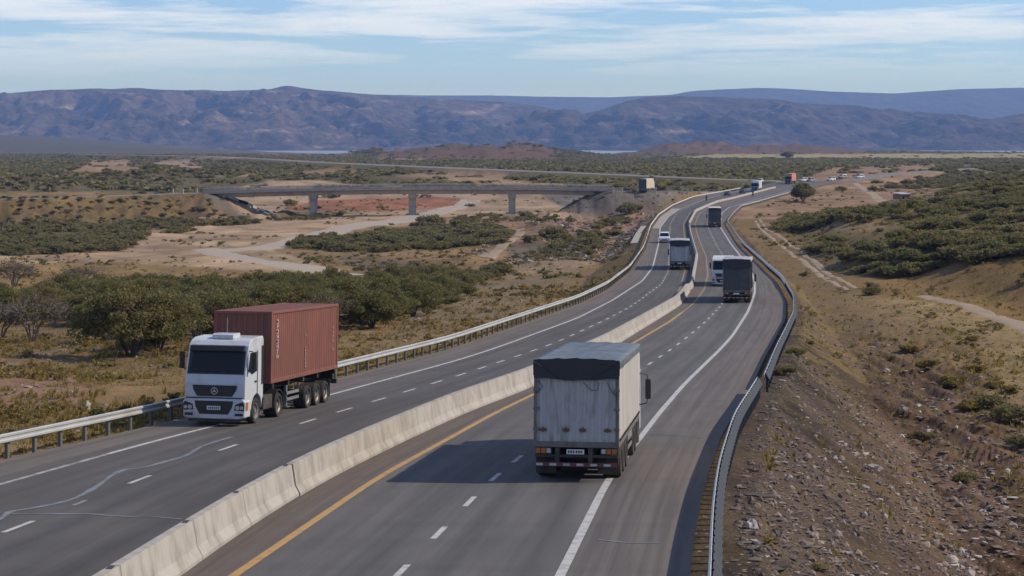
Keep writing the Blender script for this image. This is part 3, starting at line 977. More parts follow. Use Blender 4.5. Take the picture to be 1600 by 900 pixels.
def dashes(G, ys, w, m, L=2.0, dz=0.006):
    V, Fc = [], []
    for y0 in ys:
        Y = np.linspace(y0, y0 + L, 3)
        c = at(G, Y)
        b = len(V)
        for yy, x in zip(Y, c):
            V += [(x - w / 2, yy, float(zroad(yy)) + dz), (x + w / 2, yy, float(zroad(yy)) + dz)]
        Fc += [(b, b + 1, b + 3, b + 2), (b + 2, b + 3, b + 5, b + 4)]
    return tag(np_mesh("road_marking", np.array(V), np.array(Fc), [m]), kind='structure')


dashes(G_midR, [28.7, 34.5, 39.4, 45.2, 51, 56.6, 61.5] + list(np.arange(67, 640, 5.6)), 0.15, M['paint_white'])
dashes(G_daL, [28, 37, 46.2, 56, 65, 74.5] + list(np.arange(79.2, 640, 4.75)), 0.15, M['paint_white'])
dashes(G_daL, [51.2], 0.13, M['paint_worn'], 1.0)


def crack(pix, w, name="road_marking"):
    zf = lambda X, Y: zroad(Y)
    P = np.array([unproj(x, y, zf)[:2] for x, y in pix])
    t = np.linspace(0, len(P) - 1, len(P) * 6)
    x = np.interp(t, np.arange(len(P)), P[:, 0])
    y = np.interp(t, np.arange(len(P)), P[:, 1])
    x, y = smooth(x, 7), smooth(y, 7)
    dx, dy = np.gradient(x), np.gradient(y)
    l = np.hypot(dx, dy)
    nx, ny = -dy / l, dx / l
    ww = w * (0.7 + 0.8 * vnoise(t * 2.1, t * 0, 3)) / 2
    V = np.concatenate([np.stack([x + nx * ww, y + ny * ww, zroad(y + ny * ww) + .009], 1), np.stack([x - nx * ww, y - ny * ww, zroad(y - ny * ww) + .009], 1)])
    n = len(x)
    q = np.arange(n - 1)
    tag(np_mesh(name, V, np.stack([q, q + n, q + n + 1, q + 1], 1), [M['sealant']]), kind='structure')


R4 = lambda L: [(x / 3.215, 620 + y / 3.215) for x, y in L]
crack(R4([(-40, 640), (0, 618), (50, 588), (150, 570), (280, 540), (370, 515), (440, 485), (510, 445), (560, 405), (620, 375), (720, 360), (850, 325), (940, 300), (1000, 260), (1060, 235), (1160, 205)]), 0.16)
crack(R4([(60, 590), (150, 592), (300, 596), (450, 600), (600, 608), (760, 612), (910, 616)]), 0.13)
crack([(935, 847), (985, 850), (1028, 853)], 0.1)
crack([(1020, 681), (1060, 682), (1098, 684)], 0.08)


TRACKS = []


def path_strip(pix, w, name, m, dz=0.05, world=None, wz=None, sub=10):
    P = np.array(world if world is not None else [unproj(x, y)[:2] for x, y in pix], float)
    t = np.linspace(0, len(P) - 1, len(P) * sub)
    x, y = (smooth(np.interp(t, np.arange(len(P)), P[:, k]), max(3, sub | 1)) for k in (0, 1))
    dx, dy = np.gradient(x), np.gradient(y)
    l = np.hypot(dx, dy) + 1e-9
    nx, ny = -dy / l, dx / l
    cols = []
    for s in np.linspace(-1, 1, 7):
        wv = w / 2 * (1 + 0.25 * (vnoise(t * 0.9 + 7 * (s > 0), t * 0, 17) - .5) * 2)
        X, Y = x + nx * wv * s, y + ny * wv * s
        e = dz if abs(s) < 0.9 else -0.06
        cols.append(np.stack([X, Y, height(X, Y) + e], 1))
    n = len(x)
    V = np.concatenate(cols)
    q = np.concatenate([np.arange(n - 1) + k * n for k in range(len(cols) - 1)])
    TRACKS.append(([(a, b, 0.0) for a, b in P], w))
    return tag(np_mesh(name, V, np.stack([q, q + n, q + n + 1, q + 1], 1), [m], smooth_=True), kind='structure')


path_strip([(735, 312), (722, 322), (690, 330), (640, 342), (580, 350), (520, 361), (470, 374), (430, 384), (390, 389), (345, 391)], 11.5, "dirt_road", M['gravel_road'])
path_strip([(318, 389), (350, 398), (400, 408), (450, 416), (500, 423), (556, 431)], 8.5, "dirt_road", M['gravel_road'])
path_strip([(640, 300), (725, 306), (742, 316), (735, 322)], 6, "dirt_road", M['dirt_track'])
path_strip([(812, 358), (815, 366), (795, 378), (770, 394), (762, 404)], 3.2, "dirt_track", M['dirt_track'])
path_strip([(1180, 345), (1200, 368), (1222, 385), (1250, 404), (1275, 425), (1300, 440), (1325, 455)], .95, "dirt_track", M['dirt_track'])
path_strip([(1186, 343), (1212, 366), (1236, 384), (1262, 403), (1288, 424), (1312, 438), (1338, 452)], .9, "dirt_track", M['dirt_track'])
path_strip([(1440, 463), (1490, 474), (1540, 490), (1600, 512), (1680, 545)], 2.6, "dirt_track", M['dirt_track'])
path_strip([(1335, 286), (1352, 296), (1368, 306), (1390, 314)], 4, "dirt_track", M['dirt_track'])
path_strip(None, 7, "road", M['asphalt_far'], 0.06, world=[(x, y) for x, y, z in CORR[0][0]], sub=14)
path_strip(None, 7, "road", M['asphalt_far'], 0.06, world=[(x, y) for x, y, z in CORR[1][0]], sub=14)
path_strip(None, 17, "road", M['asphalt_far'], 0.12, world=[(x, y) for x, y, z in CORR[2][0]], sub=16)
path_strip(None, 15, "road", M['asphalt_far'], 0.10, world=[(x, y) for x, y, z in CORR[3][0]], sub=16)

# ------------------------------------------------------------------ central barrier
BAR_PROF = [(-0.31, -0.02), (-0.31, 0.08), (-0.19, 0.30), (-0.10, 0.87), (0.10, 0.87), (0.19, 0.30), (0.31, 0.08), (0.31, -0.02)]


def sweep(prof, Ys, xf, zf, name, mats, parent=None, smooth_=False, origin=None, caps=True):
    mb = MB()
    rings = []
    for y in Ys:
        x = float(xf(y))
        th = math.atan2(float(xf(y + .5) - xf(y - .5)), 1.0)
        rings.append([(x + o * math.cos(th) - (origin[0] if origin else 0), y - o * math.sin(th) - (origin[1] if origin else 0), float(zf(y)) + z - (origin[2] if origin else 0)) for o, z in prof])
    mb.loft(rings, 0, caps)
    return mb.build(name, mats, parent, smooth_=smooth_)


bx = lambda y: at(G_bar, y) - 0.31
edges = [23.8, 29.9, 36.0, 42.1, 47.3, 53.2]
desc = ["pale concrete barrier block cut by the lower edge of the photo", None]
lab = {0: "concrete median block nearest the camera, below the edge of the photo",
       1: "concrete median block running out of the photo at its lower edge",
       2: "concrete median block between the two nearest visible joints",
       3: "short concrete median block just before the step in the wall top",
       4: "concrete median block ending at the chipped step in the wall top"}
for k in range(1, 5):
    Y0, Y1 = edges[k] + .015, edges[k + 1] - .015
    og = (float(bx((Y0 + Y1) / 2)), (Y0 + Y1) / 2, float(zroad((Y0 + Y1) / 2)))
    o = sweep(BAR_PROF, np.linspace(Y0, Y1, 5), bx, zroad, "concrete_barrier", [M['concrete']], origin=og)
    o.location = og
    tag(o, lab[k], "barrier", "precast blocks of the central concrete barrier")
    hb = MB()
    hb.box(-0.09, 0.02, -0.14, 0.14, 0.868, 0.885)
    h = hb.build("lifting_eye", [M['dark_metal']], o, loc=(float(bx(Y1 - .3)) - og[0] + .03, Y1 - .3 - og[1], float(zroad(Y1 - .3)) - og[2]))
og = (float(bx(120)), 120.0, float(zroad(120)))
PROF2 = [(a, b if b < .5 else b + .02) for a, b in BAR_PROF]
o = sweep(PROF2, list(np.arange(53.2, 196, 1.5)) + [198, 201], lambda y: bx(y) + 0.04, lambda y: zroad(y) - 0.75 * sst(194, 201.5, y), "concrete_barrier", [M['concrete']], origin=og)
o.location = og
tag(o, "long pale concrete median wall from the near blocks to its tapered far end", "barrier")
PROF3 = [(-0.2, -0.02), (-0.2, .1), (-0.09, .62), (0.09, .62), (0.2, .1), (0.2, -0.02)]
og = (float(bx(400)), 400.0, float(zroad(400)))
o = sweep(PROF3, np.arange(196, 722, 3.0), lambda y: bx(y) + 0.25 * sst(196, 204, y), zroad, "concrete_barrier", [M['concrete']], origin=og)
o.location = og
tag(o, "slim low pale median wall curving away from the tapered end into the distance", "barrier")

# ------------------------------------------------------------------ guardrails
WB = [(0.0, .47), (.045, .50), (.045, .555), (.0, .60), (0.0, .645), (.045, .69), (.045, .745), (0.0, .78), (-.012, .775), (.03, .74), (.03, .695), (-.015, .65), (-.015, .595), (.03, .55), (.03, .505), (-.012, .475)]


def guardrail(label, G, Y0, Y1, sgn, step, post_far, mat_, group, post_mat, off=0.0, back=False):
    fx = lambda y: at(G, y) + off
    yb = Y0 + 3
    base = (float(fx(yb)), yb, float(zroad(yb)))
    root = thing("guardrail", label, "guardrail", base, group=group)
    prof = [(a * sgn, z) for a, z in WB]
    Ys = np.concatenate([np.arange(Y0, min(Y1, 200), 1.0), np.arange(200, Y1, 3.0)]) if Y1 > 200 else np.arange(Y0, Y1, 1.0)
    sweep(prof, Ys, fx, zroad, "rail", [mat_], root, origin=base)
    ys = np.arange(Y0 + .6, Y1 - .2, step)
    pm = None
    rest = MB()
    for k, y in enumerate(ys):
        x = float(fx(y)) - sgn * (0.13 if not back else .10)
        th = -math.atan2(float(fx(y + .5) - fx(y - .5)), 1.0)
        z = float(zroad(y))
        if k < 100:
            if pm is None:
                mb = MB()
                mb.box(-.055, .055, -.075, .075, -.35, .735 if not back else .55)
                mb.box(.055 if sgn > 0 else -.11, .11 if sgn > 0 else -.055, -.06, .06, .52, .72)
                p = mb.build("post", [post_mat], root)
                pm = p.data
            else:
                p = bpy.data.objects.new("post", pm)
                C.objects.link(p)
                p.parent = root
            p.location = (x - base[0], y - base[1], z - base[2])
            p.rotation_euler = (0, 0, th)
        else:
            rest.box(x - base[0] - .055, x - base[0] + .055, y - base[1] - .075, y - base[1] + .075, z - base[2] - .3, z - base[2] + .735)
    if rest.v:
        o = rest.build("post", [post_mat], root)
        o["kind"] = "stuff"
    if back:
        # ribbed steel backing that leans out from the rail towards the bank
        mb = MB()
        n = int((Y1 - Y0) / 0.22) // 5 * 5
        V, Fc = [], []
        for i in range(n + 1):
            y = Y0 + i * 0.22
            x = float(fx(y)) - base[0]
            z = float(zroad(y)) - base[2]
            rb = 0.03 * (i % 5 == 0)
            for t in (0.0, .5, 1.0):
                V.append((x + .045 + rb + .17 * t, y - base[1], z + .735 - .30 * t))
        for i in range(n):
            for k in range(2):
                Fc.append((i * 3 + k, i * 3 + k + 1, i * 3 + 4 + k, i * 3 + 3 + k))
        np_mesh("backing_panel", V, Fc, [M['blue_steel']], root)
    return root


guardrail("long galvanised guardrail on posts along the left edge, behind the white container truck", G_raL, 40, 360, 1, 1.9, 0, M['galv'], "highway guardrails", M['galv_post'])
guardrail("pale distant guardrail on the outer left curve beside the white car", G_raL, 362, 700, 1, 3.2, 0, M['galv_white'], "highway guardrails", M['concrete_grey'])
guardrail("near right guardrail with blue-grey ribbed back above the stony bank", G_raR, 22, 88.2, -1, 1.0, 0, M['galv_white'], "highway guardrails", M['blue_steel'], back=True)
guardrail("far right guardrail starting just past the gap and bending round the curve", G_raR, 90.2, 330, -1, 2.4, 0, M['galv'], "highway guardrails", M['blue_steel'], off=0.25, back=True)
guardrail("distant right guardrail where the highway bends right below the lone round tree", G_raR, 332, 700, -1, 4.0, 0, M['galv_white'], "highway guardrails", M['concrete_grey'], off=0.1)
#VEHICLES
# ------------------------------------------------------------------ vehicles
def pose(px, py, G, facing, extra=0.0, zf=None):
    """place on the road under a photograph pixel, headed along the line G (or against it)"""
    f = zf or (lambda X, Y: zroad(Y))
    x, y, z = unproj(px, py, f)
    th = math.atan2(float(at(G, y + 4) - at(G, y - 4)), 8.0) + extra
    pit = math.atan2(float(zroad(y + 6) - zroad(y - 6)), 12.0)
    return (x, y, z), ((-pit, 0, math.pi - th) if facing else (pit, 0, -th))


_wheels = {}


def wheel(parent, x, y, r=0.5, w=0.30, out=1):
    """tyre with a rim as its child; out = side the rim faces"""
    key = (r, w, out)
    if key not in _wheels:
        h = w / 2
        mb = MB()
        mb.lathe_x((0, 0, 0), [(-h * .8, r * .60), (-h, r * .72), (-h, r * .90), (-h * .75, r * .985), (-h * .2, r), (h * .2, r), (h * .75, r * .985), (h, r * .90), (h, r * .72), (h * .8, r * .60)], 28)
        t = mb.build("wheel", [M['rubber']], parent, smooth_=False)
        mb = MB()
        q = h * out
        mb.lathe_x((0, 0, 0), [(q * .85, r * .61), (q * .70, r * .52), (q * .25, r * .46), (q * .25, r * .22), (q * .75, r * .20), (q * .75, 0.001), (q * .1, 0.001), (-q * .2, r * .5)], 24)
        for i in range(8):
            a = i * math.pi / 4
            mb.cyl((q * .32, r * .36 * math.cos(a), r * .36 * math.sin(a)), 'x', .022, .06, 6)
        k = mb.build("rim", [M['rim']], t, smooth_=False)
        _wheels[key] = (t.data, k.data)
    else:
        a, b = _wheels[key]
        t = bpy.data.objects.new("wheel", a)
        C.objects.link(t)
        t.parent = parent
        k = bpy.data.objects.new("rim", b)
        C.objects.link(k)
        k.parent = t
    t.location = (x, y, r)
    return t


def tractor(root, paint, hatch=True, plate_=True, yo=0.0):
    """cab-over tractor: front face at y = yo, forward +Y, two axles"""
    def Yp(L):
        return [(y + yo, z) for y, z in L]
    arch = [(-1.40 + .64 * math.cos(a) + yo, .52 + .64 * math.sin(a)) for a in np.linspace(math.pi * .98, 0.06, 9)]
    prof = Yp([(-.04, .50), (-.02, 1.0), (-.03, 1.62), (-.09, 2.03), (-.33, 2.82), (-.42, 3.06), (-.62, 3.24), (-1.0, 3.34), (-2.05, 3.38), (-2.15, 3.25), (-2.15, .98), (-2.05, .90)]) + arch + Yp([(-.70, .50)])
    mb = MB()
    mb.prism(prof, 'x', -1.22, 1.22)
    cab = mb.build("cab", [paint], root, bevel=.06, seg=2)
    mb = MB()
    fz = lambda z: (-.09 - (z - 2.03) * .24 / .79) + yo
    mb.add([(-1.15, fz(1.98) + .012, 1.98), (1.15, fz(1.98) + .012, 1.98), (1.13, fz(2.86) + .012, 2.86), (-1.13, fz(2.86) + .012, 2.86)], [(0, 1, 2, 3)])
    mb.build("windscreen_surround", [M['black_plastic']], root)
    mb = MB()                                        # windscreen laid on the raked front
    fy = lambda z: (-.09 - (z - 2.03) * .24 / .79) + yo
    mb.add([(-1.06, fy(2.05) + .03, 2.05), (1.06, fy(2.05) + .03, 2.05), (1.02, fy(2.80) + .03, 2.80), (-1.02, fy(2.80) + .03, 2.80),
            (-1.06, fy(2.05) - .03, 2.05), (1.06, fy(2.05) - .03, 2.05), (1.02, fy(2.80) - .03, 2.80), (-1.02, fy(2.80) - .03, 2.80)],
           [(0, 1, 2, 3), (7, 6, 5, 4), (0, 4, 5, 1), (1, 5, 6, 2), (2, 6, 7, 3), (3, 7, 4, 0)])
    mb.build("windscreen", [M['glass']], root, bevel=.02)
    mb = MB()
    for x in (-.45, .35):
        mb.tube([(x, fy(2.04) + .055, 2.05), (x + .5, fy(2.12) + .055, 2.13)], .012, 5)
    mb.build("wiper", [M['black_plastic']], root)
    mb = MB()
    mb.prism([(fy(2.83) + .04, 2.83), (fy(2.83) + .17, 2.86), (fy(2.95) + .14, 3.05), (fy(3.05) + .02, 3.08)], 'x', -1.1, 1.1)
    mb.build("sun_visor", [M['black_plastic']], root, bevel=.02)
    mb = MB()                                        # upper grille
    mb.prism([(-.90, 1.56), (.90, 1.56), (.86, 1.38), (.70, 1.14), (-.70, 1.14), (-.86, 1.38)], 'y', yo - .05, yo + .012)
    gr = mb.build("grille", [M['black_plastic']], root, bevel=.012)
    mb = MB()
    for z in (1.24, 1.33, 1.42):
        mb.box(-.66 - (z - 1.2) * .4, .66 + (z - 1.2) * .4, yo + .013, yo + .022, z - .012, z + .012)
    mb.build("grille_bar", [M['dark_metal']], gr)
    mb = MB()                                        # round emblem, a ring with a pointed mark in it
    for i in range(24):
        a, b = i * math.pi / 12, (i + 1) * math.pi / 12
        mb.add([(.14 * math.cos(t) * s_, yo + .03, 1.345 + .14 * math.sin(t) * s_) for t, s_ in ((a, 1), (b, 1), (b, .78), (a, .78))], [(0, 1, 2, 3)])
    for k in range(3):
        a = math.pi / 2 + k * 2 * math.pi / 3
        mb.add([(.11 * math.cos(a), yo + .031, 1.345 + .11 * math.sin(a)), (.035 * math.cos(a + 1.05), yo + .031, 1.345 + .035 * math.sin(a + 1.05)), (0, yo + .031, 1.345), (.035 * math.cos(a - 1.05), yo + .031, 1.345 + .035 * math.sin(a - 1.05))], [(0, 1, 2, 3)])
    mb.build("emblem", [M['alu']], gr)
    mb = MB()                                        # bumper with side steps
    mb.prism([(-1.24, .34), (-1.26, .95), (-1.14, 1.06), (1.14, 1.06), (1.26, .95), (1.24, .34), (1.0, .28), (-1.0, .28)], 'y', yo - .62, yo + .06)
    bp = mb.build("bumper", [paint], root, bevel=.045)
    mb = MB()
    mb.prism([(-.78, .97), (.78, .97), (.74, .74), (.58, .46), (-.58, .46), (-.74, .74)], 'y', yo, yo + .075)
    mb.box(-1.16, 1.16, yo + .0, yo + .05, 1.063, 1.10)
    lg = mb.build("lower_grille", [M['black_plastic']], bp, bevel=.012)
    for s in (-1, 1):
        mb = MB()
        mb.prism([(s * .82, .62), (s * 1.22, .60), (s * 1.24, .86), (s * 1.17, .95), (s * .86, .84)], 'y', yo - .04, yo + .075)
        hl = mb.build("headlight", [M['black_plastic']], root, bevel=.015)
        mb = MB()
        mb.cyl((s * .96, yo + .076, .72), 'y', .085, .02, 14)
        mb.cyl((s * 1.13, yo + .076, .72), 'y', .07, .02, 14)
        mb.build("lens", [M['lamp_clear']], hl)
        mb = MB()
        mb.prism([(s * 1.255, .62), (s * 1.275, .62), (s * 1.275, .92), (s * 1.255, .92)], 'y', yo - .25, yo - .02)
        mb.build("indicator", [M['lamp_orange']], hl)
        mb = MB()
        mb.box(min(s * .84, s * 1.18), max(s * .84, s * 1.18), yo, yo + .072, .40, .51)
        mb.build("fog_lamp", [M['black_plastic']], bp, bevel=.02)
        # mirrors on arms
        mb = MB()
        mb.box(min(s * 1.37, s * 1.56), max(s * 1.37, s * 1.56), yo - .42, yo - .26, 2.16, 2.82)
        mi = mb.build("mirror", [M['black_plastic']], root, bevel=.04)
        mb = MB()
        mb.tube([(s * 1.20, yo - .45, 2.86), (s * 1.40, yo - .36, 2.84)], .022, 6)
        mb.build("mirror_arm", [M['black_plastic']], mi)
        mb = MB()
        mb.tube([(s * 1.20, yo - .45, 2.10), (s * 1.40, yo - .36, 2.14)], .022, 6)
        mb.build("mirror_arm", [M['black_plastic']], mi)
        # side door with window, handle and steps
        mb = MB()
        mb.prism(Yp([(-.36, 2.10), (-.56, 2.78), (-1.32, 2.80), (-1.34, 2.05), (-.80, 1.95)]), 'x', s * 1.222, s * 1.235)
        mb.build("side_window", [M['glass']], root)
        mb = MB()
        mb.box(min(s * 1.222, s * 1.25), max(s * 1.222, s * 1.25), yo - 1.30, yo - 1.10, 1.62, 1.68)
        mb.build("door_handle", [M['black_plastic']], root)
        mb = MB()
        mb.box(min(s * .95, s * 1.23), max(s * .95, s * 1.23), yo - .68, yo - .60, .30, .62)
        mb.box(min(s * 1.222, s * 1.245), max(s * 1.222, s * 1.245), yo - 1.42, yo - 1.40, 1.15, 2.85)
        mb.box(min(s * 1.222, s * 1.243), max(s * 1.222, s * 1.243), yo - 2.06, yo - 1.9, 1.5, 3.0)
        mb.build("cab_trim", [M['black_plastic']], root)
    if plate_:
        mb = MB()
        mb.box(-.27, .27, yo + .076, yo + .088, .63, .78)
        pl = mb.build("number_plate", [M['plate']], bp)
        mb = MB()
        for i, (a, b) in enumerate([(-.22, .05), (-.14, .04), (-.07, .05), (.02, .05), (.09, .04), (.16, .05)]):
            mb.box(a, a + b, yo + .089, yo + .092, .665, .745)
        mb.build("plate_characters", [M['dark_letter']], pl)
    if hatch:
        mb = MB()
        mb.prism(Yp([(-.75, 3.30), (-.78, 3.45), (-.95, 3.50), (-1.55, 3.50), (-1.6, 3.36)]), 'x', -.45, .42)
        mb.build("roof_hatch", [paint], root, bevel=.02)
    mb = MB()                                        # chassis, tank, steps
    mb.box(-.46, -.34, yo - 5.0, yo - .5, .72, .98)
    mb.box(.34, .46, yo - 5.0, yo - .5, .72, .98)
    mb.box(-.5, .5, yo - 4.5, yo - 3.6, .98, 1.12)
    for yy in (-1.40, -4.05):
        mb.cyl((0, yo + yy, .5), 'x', .09, 2.0, 10)
    mb.box(-1.05, 1.05, yo - .5, yo - .05, .16, .30)
    mb.build("chassis", [M['dark_metal']], root)
    mb = MB()
    mb.cyl((1.0, yo - 2.72, .72), 'y', .27, .95, 18)
    mb.build("fuel_tank", [M['alu']], root)
    mb = MB()
    mb.box(-1.2, -.72, yo - 3.35, yo - 2.25, .45, 1.0)
    mb.build("side_box", [M['dark_metal']], root, bevel=.02)
    for s in (-1, 1):
        wheel(root, s * 1.06, yo - 1.40, .5, .30, s)
        wheel(root, s * .98, yo - 4.05, .5, .54, s)
        mb = MB()
        mb.prism([(yo - 4.05 + .62 * math.cos(a), .52 + .62 * math.sin(a)) for a in np.linspace(.25, math.pi - .1, 9)] + [(yo - 4.05 + .57 * math.cos(a), .52 + .57 * math.sin(a)) for a in np.linspace(math.pi - .1, .25, 9)], 'x', min(s * .72, s * 1.25), max(s * .72, s * 1.25))
        mb.build("mudguard", [M['black_plastic']], root)


# white tractor pulling a skeletal trailer, with a red container riding on it
loc, rot = pose(354, 661.5, G_daL, True)
th0 = math.pi - rot[2]
loc = (loc[0] - math.sin(th0) * 1.40, loc[1] - math.cos(th0) * 1.40, float(zroad(loc[1] - 1.4)))
trk = thing("semi_truck", "white cab-over lorry towing a red container towards the camera beside the left guardrail", "truck", loc, rot)
tractor(trk, M['white_paint'])
mb = MB()
for s in (-1, 1):
    mb.box(s * .45 - .07, s * .45 + .07, -12.2, -3.4, 1.05, 1.40)
for y in (-3.5, -5.5, -7.5, -9.5, -12.1):
    mb.box(-1.18, 1.18, y - .08, y + .08, 1.18, 1.40)
mb.box(-1.2, 1.2, -12.4, -12.2, .75, .95)
mb.box(-1.0, 1.0, -12.38, -12.26, .95, 1.35)
mb.build("trailer_frame", [M['dark_metal']], trk, bevel=.01, seg=1)
mb = MB()
for s in (-1, 1):
    mb = MB()
    mb.box(s * .95 - .06, s * .95 + .06, -5.85, -5.7, .30, 1.18)
    mb.box(s * .95 - .14, s * .95 + .14, -5.9, -5.65, .25, .299)
    mb.build("landing_leg", [M['alu']], trk)
    for z in (.55, .80):
        mb = MB()
        mb.box(min(s * 1.12, s * 1.17), max(s * 1.12, s * 1.17), -6.9, -5.3, z, z + .12)
        mb.build("side_guard", [M['alu']], trk)
for s in (-1, 1):
    for y in (-7.95, -9.25, -10.5):
        wheel(trk, s * .98, y, .5, .54, s)
    mb = MB()
    mb.box(min(s * .7, s * 1.22), max(s * .7, s * 1.22), -11.2, -11.15, .25, 1.0)
    mb.build("mud_flap", [M['rubber']], trk)
    mb = MB()
    mb.box(min(s * .85, s * 1.18), max(s * .85, s * 1.18), -12.43, -12.4, .78, .92)
    mb.build("tail_light", [M['lamp_red']], trk)
mb = MB()
for y in (-7.95, -9.25, -10.5):
    mb.cyl((0, y, .5), 'x', .09, 1.9, 10)
mb.build("axle", [M['dark_metal']], trk)

# container: corrugated walls, corner posts, rails, door gear, faded lettering
cont = thing("shipping_container", "weathered red-brown corrugated shipping container riding on the trailer behind the white cab", "container", loc, rot)
cz0, cz1, cy0, cy1, cw = 1.41, 4.28, -12.35, -3.1, 1.22


def corr(n, L, d):
    """corrugation outline: list of (along, depth)"""
    out = []
    p = L / n
    for i in range(n):
        b = i * p
        out += [(b, 0), (b + p * .32, 0), (b + p * .5, -d), (b + p * .82, -d)]
    return out + [(L, 0)]


mb = MB()
for s in (-1, 1):
    cs = corr(34, cy1 - cy0 - .3, .036)
    vs = [(s * (cw - .03 + dd), cy0 + .15 + a, z) for z in (cz0 + .14, cz1 - .1) for a, dd in cs]
    k = len(cs)
    mb.add(vs, [(i, i + 1, k + i + 1, k + i) for i in range(k - 1)])
cs = corr(9, 2 * cw - .3, .04)
k = len(cs)
mb.add([(-cw + .15 + a, cy1 - .03 + dd, z) for z in (cz0 + .14, cz1 - .1) for a, dd in cs], [(i, i + 1, k + i + 1, k + i) for i in range(k - 1)])
mb.build("wall", [M['container_red']], cont)
mb = MB()
cs = corr(36, cy1 - cy0 - .2, .02)
k = len(cs)
mb.add([(x, cy0 + .1 + a, cz1 - .015 + dd) for x in (-cw + .06, cw - .06) for a, dd in cs], [(i, i + 1, k + i + 1, k + i) for i in range(k - 1)])
mb.build("roof", [M['container_red']], cont)
mb = MB()
for s in (-1, 1):
    for y in (cy0, cy1 - .16):
        mb.box(s * cw - (.15 if s > 0 else 0), s * cw + (.15 if s < 0 else 0), y, y + .16, cz0, cz1)
    mb.box(s * cw - (.07 if s > 0 else 0), s * cw + (.07 if s < 0 else 0), cy0 + .162, cy1 - .162, cz1 - .11, cz1 - .002)
    mb.box(s * cw - (.07 if s > 0 else 0), s * cw + (.07 if s < 0 else 0), cy0 + .162, cy1 - .162, cz0 + .002, cz0 + .16)
for y in (cy0 + .002, cy1 - .102):
    mb.box(-cw + .152, cw - .152, y, y + .1, cz1 - .12, cz1 - .003)
    mb.box(-cw + .152, cw - .152, y, y + .1, cz0 + .003, cz0 + .15)
mb.build("frame", [M['container_red']], cont, bevel=.008, seg=1)
mb = MB()
mb.box(-cw + .152, -.01, cy0 + .02, cy0 + .07, cz0 + .152, cz1 - .122)
mb.box(.01, cw - .152, cy0 + .02, cy0 + .07, cz0 + .152, cz1 - .122)
dr = mb.build("door", [M['container_red']], cont)
mb = MB()
for x in (-.85, -.3, .3, .85):
    mb.tube([(x, cy0 - .02, cz0 + .1), (x, cy0 - .02, cz1 - .1)], .02, 6)
mb.build("locking_bar", [M['alu']], dr)
# lettering: faded upright white characters down the sides and the front (too worn to read in the photo)
rl = random.Random(4)


def glyphs(mb, sx, y, z0, z1, n, w, h, prob=1.0):
    for i in range(n):
        if rl.random() > prob:
            continue
        z = z1 - (z1 - z0) * (i + .5) / n
        k = rl.randint(0, 3)
        bars = [[(-.5, .5, .3, .5), (-.5, .5, -.5, -.3), (-.5, -.3, -.5, .5)], [(-.5, .5, .3, .5), (-.12, .12, -.5, .5)], [(-.5, -.25, -.5, .5), (.25, .5, -.5, .5), (-.5, .5, -.1, .1)], [(-.5, .5, .3, .5), (-.5, .5, -.1, .1), (.28, .5, -.5, .5)]][k]
        for a, b, c, d in bars:
            mb.box(sx * (cw + .002) - .002, sx * (cw + .002) + .002, y + a * w, y + b * w, z + c * h, z + d * h)


mb = MB()
for s in (-1, 1):
    glyphs(mb, s, cy1 - .75, 2.35, 3.95, 8, .24, .16, .95)
    glyphs(mb, s, cy1 - 4.5, 1.75, 3.2, 11, .09, .10, .75)
    glyphs(mb, s, cy0 + .8, 2.2, 3.9, 9, .10, .12, .55)
mb.box(.62, .66, cy1 + .001, cy1 + .004, 3.2, 4.0)
mb.build("lettering", [M['letter']], cont)


